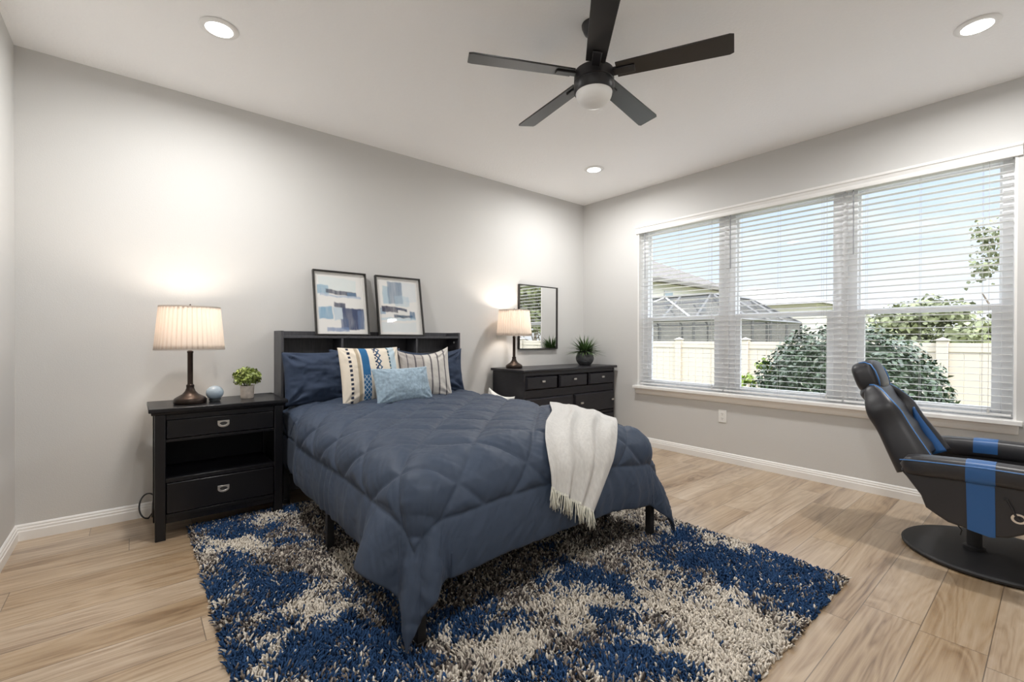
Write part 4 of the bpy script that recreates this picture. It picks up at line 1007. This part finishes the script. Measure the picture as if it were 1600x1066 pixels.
# ------------------------------------------------------------------ gaming recliner
def make_recliner():
    f = Vector((0.0, -1.0, 0)); n = Vector((1.0, 0.0, 0)); org = Vector((2.997, 0.52, 0))
    root = org + n*0.395 + f*0.33
    ang = math.atan2(f.y, f.x)
    r = thing('gaming_recliner', 'black and blue gaming recliner on a round black base by the window', 'chair', (root.x, root.y, 0), ang)
    # local: x forward (s-0.33), y left (0.395 - lateral), z up
    S = lambda s: s-0.33
    # base and post
    MB().lathe([(0.0001, 0.004), (0.355, 0.004), (0.366, 0.010), (0.368, 0.020), (0.360, 0.027), (0.200, 0.036), (0.075, 0.042), (0.0001, 0.042)], 72, (-0.02, 0.03, 0)).build('base', M_baseplast, r, angle=30)
    MB().lathe([(0.044, 0.038), (0.044, 0.055), (0.030, 0.060), (0.030, 0.27)], 24, (-0.09, -0.025, 0)).build('post', M_baseplast, r, angle=40)
    # arm side panels
    outl = [(0.02, 0.50), (0.0, 0.465), (0.025, 0.436), (0.080, 0.356), (0.099, 0.300), (0.135, 0.276), (0.180, 0.250), (0.246, 0.240), (0.319, 0.226), (0.378, 0.240), (0.425, 0.270), (0.530, 0.350), (0.610, 0.430), (0.660, 0.480), (0.668, 0.53)]
    rise = lambda s_: 0.493+0.020*min(1, max(0, s_/0.30))**0.7
    for sd in (-1, 1):
        y0, y1 = sd*0.385, sd*0.325
        MB().prism([(S(a), b) for a, b in outl], 'y', y0, y1).build('arm_panel', M_leather, r, bevel=0.012, seg=3)
        # padded arm rest: rounded section swept forward
        rows = 26; k = 20; vv = []; ff = []
        for i in range(rows):
            t_ = i/(rows-1); s = -0.005 + 0.685*t_; e = min(1, math.sqrt(max(0, 1-(2*t_-1)**14)))+0.001
            zc = rise(s)
            for q in range(k):
                a = 2*PI*q/k; ca, sa = math.cos(a), math.sin(a)
                px = 0.058*math.copysign(abs(ca)**0.6, ca)*e; pz = 0.052*math.copysign(abs(sa)**0.6, sa)*e
                vv.append((S(s), sd*0.352+px, zc+pz))
        for i in range(rows-1):
            for q in range(k): ff.append((i*k+q, i*k+(q+1) % k, (i+1)*k+(q+1) % k, (i+1)*k+q))
        ff.append(tuple(range(k))); ff.append(tuple((rows-1)*k+q for q in range(k)))
        ar = MB().add(vv, ff).build('armrest', M_leather, r, angle=60)
        MB().tube([(S(0.004+0.66*t_), sd*0.411, rise(0.66*t_)+0.030) for t_ in np.linspace(0, 1, 24)], 0.0028, 6).build('piping', M_bluepipe, ar, angle=180)
        # blue band wrapping over the arm and down the outside panel
        b = MB(); prof = []; so_ = -0.035 if sd > 0 else 0.0
        for q in range(23):
            a = PI*1.28 - (PI*1.28+0.22)*q/22; ca, sa = math.cos(a), math.sin(a)
            prof.append((0.0600*math.copysign(abs(ca)**0.6, ca), 0.0540*math.copysign(abs(sa)**0.6, sa)))
        vv = []; 
        for s in (0.240+so_, 0.337+so_):
            for px, pz in prof: vv.append((S(s), sd*0.352-sd*px, rise(s)+pz))
        m_ = len(prof); ff = [(i, i+1, m_+i+1, m_+i) for i in range(m_-1)]
        b.add(vv, ff).build('blue_band', M_blue, r, angle=60)
        MB().prism([(S(0.240)+so_, 0.480), (S(0.334)+so_, 0.480), (S(0.338)+so_, 0.2300), (S(0.319)+so_, 0.2275 if so_ == 0 else 0.232), (S(0.246)+so_, 0.2415)], 'y', sd*0.384, sd*0.3885).build('blue_panel', M_blue, r, bevel=0.001)
    # recline lever hole on the near side
    h = MB().lathe([(0.0155, 0.0), (0.024, 0.0), (0.0245, 0.004), (0.0155, 0.004), (0.0155, 0.0)], 24); h.v = [(p[0]+S(0.408), -0.385-p[2], p[1]*0.9+0.338) for p in h.v]
    h.build('lever_grommet', M_chrome, r, angle=40)
    MB().tube([(S(0.362), -0.390, 0.415), (S(0.372), -0.394, 0.417), (S(0.388), -0.394, 0.380), (S(0.396), -0.394, 0.355), (S(0.412), -0.392, 0.330)], 0.004, 6).build('pull_strap', M_leather, r)
    # cup holder in the far arm
    MB().lathe([(0.034, 0.0), (0.046, 0.0), (0.047, 0.006), (0.042, 0.008), (0.034, 0.006), (0.033, -0.02), (0.0001, -0.02)], 28, (S(0.47), 0.352, 0.578)).build('cup_holder', M_baseplast, r, angle=40)
    # seat
    rows = 24; k = 24; vv = []; ff = []
    def cushion(c, sx, sy, sz, n_=26, ex=0.35, bulge=0.0):
        vv = []; ff = []
        for i in range(n_+1):
            th = -PI/2 + PI*i/n_
            for j in range(n_*2):
                ph = 2*PI*j/(n_*2)
                cp = lambda a, e: math.copysign(abs(a)**e, a)
                x = sx*cp(math.cos(th), ex)*cp(math.cos(ph), ex); y = sy*cp(math.cos(th), ex)*cp(math.sin(ph), ex); z = sz*cp(math.sin(th), ex)
                vv.append((c[0]+x, c[1]+y, c[2]+z))
        w_ = n_*2
        for i in range(n_):
            for j in range(w_): ff.append((i*w_+j, i*w_+(j+1) % w_, (i+1)*w_+(j+1) % w_, (i+1)*w_+j))
        return vv, ff
    V, F = cushion((S(0.40), 0, 0.370), 0.285, 0.285, 0.075); MB().add(V, F).build('seat_cushion', M_leather, r, angle=180)
    MB().box((S(0.16), -0.27, 0.245), (S(0.60), 0.27, 0.30)).build('seat_pan', M_baseplast, r, bevel=0.01)
    # back: a leaning padded panel between two bolsters, with a headrest
    def spine(h):      # h 0..1 : front-surface centre line (s, z)
        P = [(0.105, 0.40), (0.020, 0.56), (-0.055, 0.70), (-0.125, 0.82), (-0.200, 0.935)]
        x = h*(len(P)-1); i = min(int(x), len(P)-2); t_ = x-i
        return P[i][0]*(1-t_)+P[i+1][0]*t_, P[i][1]*(1-t_)+P[i+1][1]*t_
    rows, k = 40, 22; vv = []; ff = []
    def section(h, hw, tf, tb, ch=0.0):
        s, z = spine(h); s2, z2 = spine(min(1, h+0.01)); s1, z1 = spine(max(0, h-0.01))
        tx, tz = s2-s1, z2-z1; l_ = math.hypot(tx, tz); nx, nz = tz/l_, -tx/l_      # forward normal
        pts = []
        for q in range(k):
            a = 2*PI*q/k; ca, sa = math.cos(a), math.sin(a)
            y = hw*math.copysign(abs(ca)**0.55, ca); d = (tf if sa > 0 else tb)*math.copysign(abs(sa)**0.7, sa)
            if sa > 0: d -= ch
            pts.append((S(s+nx*d), y, z+nz*d))
        return pts
    for i in range(rows):
        h = 0.14+0.76*i/(rows-1); e = math.sqrt(max(0.0, 1-max(0, (i-rows*0.86)/(rows*0.14))**2))*0.9+0.1
        vv += section(h, (0.215-0.075*h)*e, 0.018, (0.048+0.072*h)*e, 0.007*abs(math.sin(h*16)))
    for i in range(rows-1):
        for q in range(k): ff.append((i*k+q, i*k+(q+1) % k, (i+1)*k+(q+1) % k, (i+1)*k+q))
    ff.append(tuple(range(k))); ff.append(tuple((rows-1)*k+q for q in range(k)))
    bk = MB().add(vv, ff).build('backrest', M_leather, r, angle=180)
    # bolsters
    for sd in (-1, 1):
        rows = 36; k2 = 18; vv = []; ff = []; edge = []; inner = []
        for i in range(rows):
            t_ = i/(rows-1); h = 0.11+0.77*t_; s, z = spine(h); s2, z2 = spine(min(1, h+0.02)); s1, z1 = spine(max(0, h-0.02))
            tx, tz = s2-s1, z2-z1; l_ = math.hypot(tx, tz); nx, nz = tz/l_, -tx/l_
            yc = sd*(0.225 - 0.105*t_**1.3 + 0.030*math.exp(-((t_-0.70)/0.16)**2))
            wd = 0.046*(1-0.40*t_)*max(0.12, min(1, math.sqrt(max(0, 1-t_**10)))); dp = 0.092*(1-0.42*t_ + 0.10*math.exp(-((t_-0.62)/0.15)**2))*max(0.12, math.sqrt(max(0, 1-t_**10)))
            for q in range(k2):
                a = 2*PI*q/k2; ca, sa = math.cos(a), math.sin(a)
                d = dp*math.copysign(abs(sa)**0.8, sa) - 0.028
                vv.append((S(s+nx*d), yc+wd*math.copysign(abs(ca)**0.8, ca), z+nz*d))
            d = dp*0.93-0.028; edge.append((S(s+nx*d), yc+sd*wd*0.30, z+nz*d))
            if t_ < 0.56:
                g_ = math.sin(min(1, t_/0.56)*PI*0.5+PI*0.5)
                inner.append(((s+nx*(dp*0.80-0.028), yc-sd*wd*0.66, z+nz*(dp*0.80-0.028)), (s+nx*(dp*(0.80-0.95*g_)-0.028), yc-sd*wd*1.03, z+nz*(dp*(0.80-0.95*g_)-0.028))))
        for i in range(rows-1):
            for q in range(k2): ff.append((i*k2+q, i*k2+(q+1) % k2, (i+1)*k2+(q+1) % k2, (i+1)*k2+q))
        ff.append(tuple(range(k2))); ff.append(tuple((rows-1)*k2+q for q in range(k2)))
        bo = MB().add(vv, ff).build('bolster', M_leather, bk, angle=180)
        MB().tube(edge, 0.0050, 6).build('piping', M_bluepipe, bk, angle=180)
        m_ = MB(); vv = []
        for a, b in inner: vv += [(S(a[0]), a[1], a[2]), (S((a[0]+b[0])/2)+0.006, (a[1]+b[1])/2-sd*0.006, (a[2]+b[2])/2+0.004), (S(b[0]), b[1], b[2])]
        ff = []
        for i in range(len(inner)-1): ff += [(i*3, i*3+1, i*3+4, i*3+3), (i*3+1, i*3+2, i*3+5, i*3+4)]
        io = m_.add(vv, ff).build('blue_insert', M_blue, bk, angle=180); sm = io.modifiers.new('solid', 'SOLIDIFY'); sm.thickness = 0.006; sm.offset = 0
    # headrest
    V, F = cushion((0, 0, 0), 0.066, 0.125, 0.092, ex=0.55)
    hm = MB().add(V, F)
    hm.v = [(p[0], p[1]*(1-0.9*max(0, p[2])), p[2]) for p in hm.v]
    hm.xform(Matrix.Translation((S(-0.206), 0, 0.912)) @ Matrix.Rotation(math.radians(-20), 4, 'Y')); hm.build('headrest', M_leather, bk, angle=180)
    for sd in (-1, 1):
        p = [(0.050, sd*0.112, -0.068), (0.058, sd*0.117, -0.03), (0.058, sd*0.113, 0.02), (0.048, sd*0.105, 0.060), (0.022, sd*0.09, 0.082), (-0.008, sd*0.075, 0.086)]
        m_ = MB().tube(p, 0.0035, 6); m_.xform(Matrix.Translation((S(-0.206), 0, 0.912)) @ Matrix.Rotation(math.radians(-20), 4, 'Y')); m_.build('piping', M_bluepipe, bk, angle=180)
    # wires hanging under the seat
    MB().tube([(S(0.20), -0.20, 0.26), (S(0.195), -0.24, 0.215), (S(0.215), -0.25, 0.19), (S(0.21), -0.25, 0.165)], 0.003, 5).build('spring_wire', M_baseplast, r)
make_recliner()

# ------------------------------------------------------------------ cables, cloth behind the bed
c = MB(); pts = [(0.082, Y1-0.03, 0.020)]
for a in np.linspace(-PI/2, PI*0.75, 18): pts.append((0.062+0.048*math.cos(PI-a)*0.9, Y1-0.075+0.02*math.sin(a), 0.086+0.072*math.sin(a)))
pts += [(0.085, Y1-0.09, 0.10), (0.082, Y1-0.09, 0.015)]
o = c.tube(pts, 0.0045, 8).build('power_cable', M_cable, origin=(0.06, Y1-0.07, 0.01), angle=180)
tag(o, 'dark grey power cable looping out beside the nightstand near the baseboard', 'cable')
c = MB(); o = c.tube([(0.600, 3.545, 0.7435), (0.640, 3.535, 0.7435), (0.690, 3.530, 0.7445), (0.735, 3.540, 0.744), (0.760, 3.580, 0.735), (0.765, 3.63, 0.60), (0.765, 3.66, 0.30)], 0.0035, 6).build('charging_cord', M_cable, origin=(0.65, 3.54, 0.742), angle=180)
tag(o, 'thin dark cord lying on the nightstand top behind the small plant', 'cord')

pillow('floor_pillow', 'white pillow corner peeking up between the bed and the dresser', 'pillow', 0.40, 0.60, 0.14, (2.560, 3.350, 0.045), 0.10, -PI/2, M_white_cloth, None, n=50, seed=21, wr=0.014, pinch=0.13, roll=0.13)

# ------------------------------------------------------------------ outside the window
GZ = -0.55
M_grass = mat('lawn', (0.20, 0.21, 0.11), 0.95, vary=(6, 0.4))
M_fence = mat('cream_vinyl_fence', (0.54, 0.48, 0.40), 0.5)
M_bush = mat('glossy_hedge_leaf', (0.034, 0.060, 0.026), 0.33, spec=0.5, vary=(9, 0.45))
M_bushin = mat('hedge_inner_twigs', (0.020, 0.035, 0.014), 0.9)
M_tree = mat('tree_leaf', (0.17, 0.19, 0.08), 0.7, vary=(5, 0.4))
M_treep = mat('pale_tree_leaf', (0.20, 0.22, 0.12), 0.7, vary=(5, 0.4))
M_bark = mat('bark', (0.14, 0.11, 0.08), 0.9)
M_stucco = mat('cream_stucco', (0.64, 0.61, 0.55), 0.9, bump=(30, 0.2, 0.01))
M_roof = mat('grey_tile_roof', (0.11, 0.10, 0.092), 0.8, vary=(14, 0.35), bump=(12, 0.5, 0.05))
M_roofpale = mat('pale_shingle_roof', (0.24, 0.23, 0.225), 0.85, vary=(10, 0.2))
M_soffit = mat('dark_soffit', (0.16, 0.15, 0.14), 0.8)
M_winpane = mat('house_window_glass', (0.32, 0.38, 0.42), 0.15)
M_alum = mat('bronze_aluminium', (0.10, 0.10, 0.10), 0.5)
M_alumw = mat('white_aluminium', (0.5, 0.5, 0.5), 0.5)
M_screen = mesh_screen_material()

g_ = MB().box((X1+T, -60, GZ-0.3), (90, 70, GZ)); struct(g_.build('ground', M_grass, smooth=False))

struct(MB().box((X1+T, -2.5, GZ), (5.60, 5.0, GZ+0.05)).build('bounce_slab', mat('bounce_slab_concrete', (0.30, 0.29, 0.28), 0.9, bump=(40, 0.2, 0.003)), smooth=False))  # unseen slab added below the sill to bounce daylight up into the room
def make_fence():
    fx = 9.0; r = thing('vinyl_fence', 'cream vinyl privacy fence across the yard behind the bush', 'fence', (fx, 1.0, GZ))
    top = 1.085-GZ; sp = 1.38
    ys = [1.085+sp*k for k in range(-8, 5)]
    for y in ys:
        p = MB().box((-0.064, y-1.0-0.064, 0), (0.064, y-1.0+0.064, top+0.03)).build('post', M_fence, r, bevel=0.006)
        yy = y-1.0; z = top+0.03; c = MB(); c.box((-0.078, yy-0.078, z), (0.078, yy+0.078, z+0.018)); c.add([(-0.07, yy-0.07, z+0.018), (0.07, yy-0.07, z+0.018), (0.07, yy+0.07, z+0.018), (-0.07, yy+0.07, z+0.018), (0, yy, z+0.055)], [(0, 1, 4), (1, 2, 4), (2, 3, 4), (3, 0, 4), (3, 2, 1, 0)])
        c.build('post_cap', M_fence, p, bevel=0.004)
    for a, b in zip(ys[:-1], ys[1:]):
        y0, y1 = a-1.0+0.064, b-1.0-0.064; m = MB(); nb = 8; w_ = (y1-y0)/nb
        for i in range(nb): m.box((-0.011, y0+i*w_+0.0015, 0.16), (0.011, y0+(i+1)*w_-0.0015, top-0.12))
        m.box((-0.024, y0, top-0.13), (0.024, y1, top)); m.box((-0.024, y0, 0.06), (0.024, y1, 0.19))
        m.build('panel', M_fence, r, bevel=0.003)
make_fence()

def make_bush():
    c = (6.55, 1.66, GZ); r = thing('round_bush', 'large rounded dark green bush just outside the middle of the window', 'bush', c)
    m = MB(); n = 26; V = []; F = []
    g = np.random.default_rng(9)
    RX, RYY, RZ = 0.88, 1.00, 1.02; zc = 0.86
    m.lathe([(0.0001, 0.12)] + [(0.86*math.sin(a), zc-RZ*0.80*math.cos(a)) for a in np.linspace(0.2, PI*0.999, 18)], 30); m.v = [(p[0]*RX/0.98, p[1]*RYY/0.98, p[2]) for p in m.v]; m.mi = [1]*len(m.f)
    N = 11000
    for i in range(N):
        d = g.normal(size=3); d /= np.linalg.norm(d)
        if d[2] < -0.75: continue
        bump = 1 + 0.05*math.sin(d[0]*9+1)*math.sin(d[1]*8+2)*math.cos(d[2]*7)
        rr = (0.86+0.16*g.random()**1.5)*bump
        p = np.array([d[0]*RX*rr, d[1]*RYY*rr, zc+d[2]*RZ*rr])
        nrm = d*0.8 + g.normal(size=3)*0.5 + np.array([0, 0, 0.35]); nrm /= np.linalg.norm(nrm)
        a = np.cross(nrm, g.normal(size=3)); a /= np.linalg.norm(a); b = np.cross(nrm, a); s = 0.055*(0.7+0.7*g.random())
        o = len(V); V += [tuple(p-a*s*0.6), tuple(p-b*s*0.32+nrm*s*0.1), tuple(p+a*s*0.6-nrm*s*0.08), tuple(p+b*s*0.32+nrm*s*0.1), tuple(p)]
        F += [(o, o+1, o+4), (o+1, o+2, o+4), (o+2, o+3, o+4), (o+3, o, o+4)]
    m.add(V, F, 0)
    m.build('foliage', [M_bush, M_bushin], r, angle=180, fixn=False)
    s = MB(); 
    for a in (0, 2.1, 4.2): s.tube([(0.08*math.cos(a), 0.08*math.sin(a), -0.02), (0.25*math.cos(a), 0.25*math.sin(a), 0.35)], [0.03, 0.02], 7)
    s.build('stems', M_bark, r)
    # two long young shoots sticking out on the left
    for (py, pz, sd) in ((1.06, 1.10, 3), (0.86, 1.32, 4)):
        q = MB(); Vv, Ff = leaf_cloud(46, (-0.10, py, pz), (0.10, 0.11, 0.13), 0.075, seed=sd, hollow=0.2); q.add(Vv, Ff); q.tube([(0, py*0.75, pz-0.2), (-0.1, py, pz)], 0.006, 5)
        q.build('young_shoot', mat('young_shoot_leaf', (0.30, 0.40, 0.08), 0.5), r, angle=180, fixn=False)
make_bush()

def make_tree(x, y, h, rad, trunk_h, label, m_leaf, n, seed, leaf=0.22, group=None, hol=0.3, sq=1.0):
    r = thing('tree', label, 'tree', (x, y, GZ), 0, group)
    g = np.random.default_rng(seed)
    t_ = MB(); t_.tube([(0, 0, -0.05), (0.05*rad, 0, trunk_h*0.5), (0, 0.05*rad, trunk_h+0.3*rad)], [0.05*rad+0.05, 0.04*rad+0.04, 0.03], 8)
    for k in range(5):
        a = 2*PI*k/5+g.random(); t_.tube([(0, 0, trunk_h*0.8), (rad*0.5*math.cos(a), rad*0.5*math.sin(a), trunk_h+rad*0.5*g.random()+0.2)], [0.04, 0.015], 6)
    t_.build('trunk', M_bark, r, angle=180)
    m = MB(); per = n//9
    for k in range(9):
        d = g.normal(size=3); d /= np.linalg.norm(d); zc = trunk_h+(h-trunk_h)/2
        c = (d[0]*rad*0.55, d[1]*rad*0.55, zc+d[2]*(h-trunk_h)*0.27)
        V, F = leaf_cloud(per, c, (rad*0.5, rad*0.5, (h-trunk_h)*0.27*sq), leaf, seed=seed*31+k, hollow=hol); m.add(V, F)
    m.build('crown', m_leaf, r, angle=180, fixn=False)
TG = 'trees beyond the fence'
make_tree(15.5, 2.0, 2.75, 1.5, 0.9, 'broad olive green tree rising above the fence right of the bush', M_treep, 3600, 3, 0.13, TG)
make_tree(20.5, 3.9, 3.2, 1.5, 1.2, 'pale feathery tree mostly hidden behind the window mullion and bush', M_treep, 2400, 5, 0.14, TG)
make_tree(11.6, 0.62, 2.25, 0.65, 0.7, 'yellow-green tree above the fence at the right edge of the window', M_tree, 2200, 7, 0.10, TG)
make_tree(17.5, 0.90, 5.2, 0.9, 2.4, 'tall thin sparse tree against the sky at the right edge of the window', M_treep, 700, 8, 0.10, TG, 0.1)
make_tree(15.0, -8.5, 5.5, 2.4, 1.4, 'leafy tree seen only in the mirror, nearer one', M_tree, 2400, 11, 0.24, TG)
make_tree(19.0, -13.5, 7.0, 3.0, 1.8, 'leafy tree seen only in the mirror, farther one', M_treep, 2400, 13, 0.28, TG)
make_tree(11.5, 7.55, 1.45, 0.5, 0.5, 'small yellow-green tree above the fence in the window nearest the corner', M_tree, 900, 17, 0.09, TG)

def make_house():
    y0 = 14.7; xa, xb = 18.0, 31.0; ze = 4.55
    r = thing('neighbour_house', 'cream two-storey house with grey hip roof behind the fence', 'house', ((xa+xb)/2, y0, GZ))
    def P(x, y, z): return (x-(xa+xb)/2, y-y0, z-GZ)
    MB().box(P(xa, y0, GZ), P(xb, y0+9, ze-0.05)).build('wall', M_stucco, r)
    ov = 0.45; hz = 2.6
    v = [P(xa-ov, y0-ov, ze), P(xb+ov, y0-ov, ze), P(xb+ov, y0+9+ov, ze), P(xa-ov, y0+9+ov, ze), P(xa+4.2, y0+4.5, ze+hz), P(xb-4.2, y0+4.5, ze+hz)]
    v += [(p[0], p[1], p[2]-0.18) for p in v[:4]]
    MB().add(v, [(0, 1, 5, 4), (1, 2, 5), (2, 3, 4, 5), (3, 0, 4), (0, 6, 7, 1), (1, 7, 8, 2), (2, 8, 9, 3), (3, 9, 6, 0), (6, 9, 8, 7)]).build('roof', M_roof, r, smooth=False)
    f = MB(); f.box(P(xa-ov, y0-ov-0.02, ze-0.20), P(xb+ov, y0-ov+0.02, ze+0.02)); f.build('fascia', M_soffit, r)
    for wx in (24.1, 28.0, 20.0):
        w_ = MB(); w_.box(P(wx-0.45, y0-0.05, 2.85), P(wx+0.45, y0, 3.95)); wo = w_.build('window', M_alumw, r)
        MB().box(P(wx-0.38, y0-0.06, 2.92), P(wx+0.38, y0-0.045, 3.88)).build('pane', M_winpane, wo)
make_house()
def make_far_house():
    r = thing('distant_house', 'pale single-storey house with hip roof, hazy far behind the fence', 'house', (38.0, 14.5, GZ))
    MB().box((-6, -5, 0), (6, 5.5, 3.9)).build('wall', M_stucco, r)
    z = 3.9; h = 1.75; v = [(-6.5, -5.5, z), (6.5, -5.5, z), (6.5, 6.0, z), (-6.5, 6.0, z), (-1.5, 0.6, z+h), (1.5, -0.2, z+h)]
    MB().add(v, [(0, 1, 5), (1, 2, 5), (2, 3, 4), (2, 4, 5), (3, 0, 4), (0, 5, 4), (3, 2, 1, 0)]).build('roof', M_roofpale, r, smooth=False)
make_far_house()
def make_cage():
    # pool screen enclosure with a mansard top
    xa, xb, ya, yb = 13.6, 19.2, 6.2, 13.4
    r = thing('pool_enclosure', 'dark screened pool enclosure with white beams in front of the house', 'pool enclosure', ((xa+xb)/2, (ya+yb)/2, GZ))
    cx, cy = (xa+xb)/2, (ya+yb)/2; ze, zt = 1.75, 2.65; ins = 1.3
    def P(x, y, z): return (x-cx, y-cy, z-GZ)
    fr = MB(); t_ = 0.05
    def beam(a, b, w=0.045): fr.tube([P(*a), P(*b)], w, 4)
    nx, ny = 4, 6
    for i in range(nx+1):
        x = xa+(xb-xa)*i/nx
        for y, yi in ((ya, ya+ins), (yb, yb-ins)):
            beam((x, y, GZ), (x, y, ze)); xi = min(max(x, xa+ins), xb-ins); beam((x, y, ze), (xi, yi, zt))
    for j in range(ny+1):
        y = ya+(yb-ya)*j/ny
        for x, xi in ((xa, xa+ins), (xb, xb-ins)):
            beam((x, y, GZ), (x, y, ze)); yi = min(max(y, ya+ins), yb-ins); beam((x, y, ze), (xi, yi, zt))
    for z in (0.55, ze):
        for a, b in (((xa, ya), (xb, ya)), ((xb, ya), (xb, yb)), ((xb, yb), (xa, yb)), ((xa, yb), (xa, ya))): beam((*a, z), (*b, z))
    for a, b in (((xa+ins, ya+ins), (xb-ins, ya+ins)), ((xb-ins, ya+ins), (xb-ins, yb-ins)), ((xb-ins, yb-ins), (xa+ins, yb-ins)), ((xa+ins, yb-ins), (xa+ins, ya+ins))): beam((*a, zt), (*b, zt), 0.06)
    fr.build('frame', M_alum, r)
    wb = MB()
    for a, b in (((xa, ya+1.2, ze), (xa+ins, ya+3.0, zt)), ((xa, ya+4.8, ze), (xa+ins, ya+3.0, zt)), ((xa, yb-0.4, ze), (xa+ins, yb-2.0, zt))): wb.tube([P(*a), P(*b)], 0.035, 4)
    wb.build('brace', M_alumw, r)
    s = MB()
    c0 = [(xa, ya), (xb, ya), (xb, yb), (xa, yb)]; c1 = [(xa+ins, ya+ins), (xb-ins, ya+ins), (xb-ins, yb-ins), (xa+ins, yb-ins)]
    v = [P(*c, GZ) for c in c0]+[P(*c, ze) for c in c0]+[P(*c, zt) for c in c1]
    s.add(v, [(i, (i+1) % 4, (i+1) % 4+4, i+4) for i in range(4)]+[(i+4, (i+1) % 4+4, (i+1) % 4+8, i+8) for i in range(4)]+[(8, 9, 10, 11)])
    s.build('screen', M_screen, r, smooth=False)
make_cage()
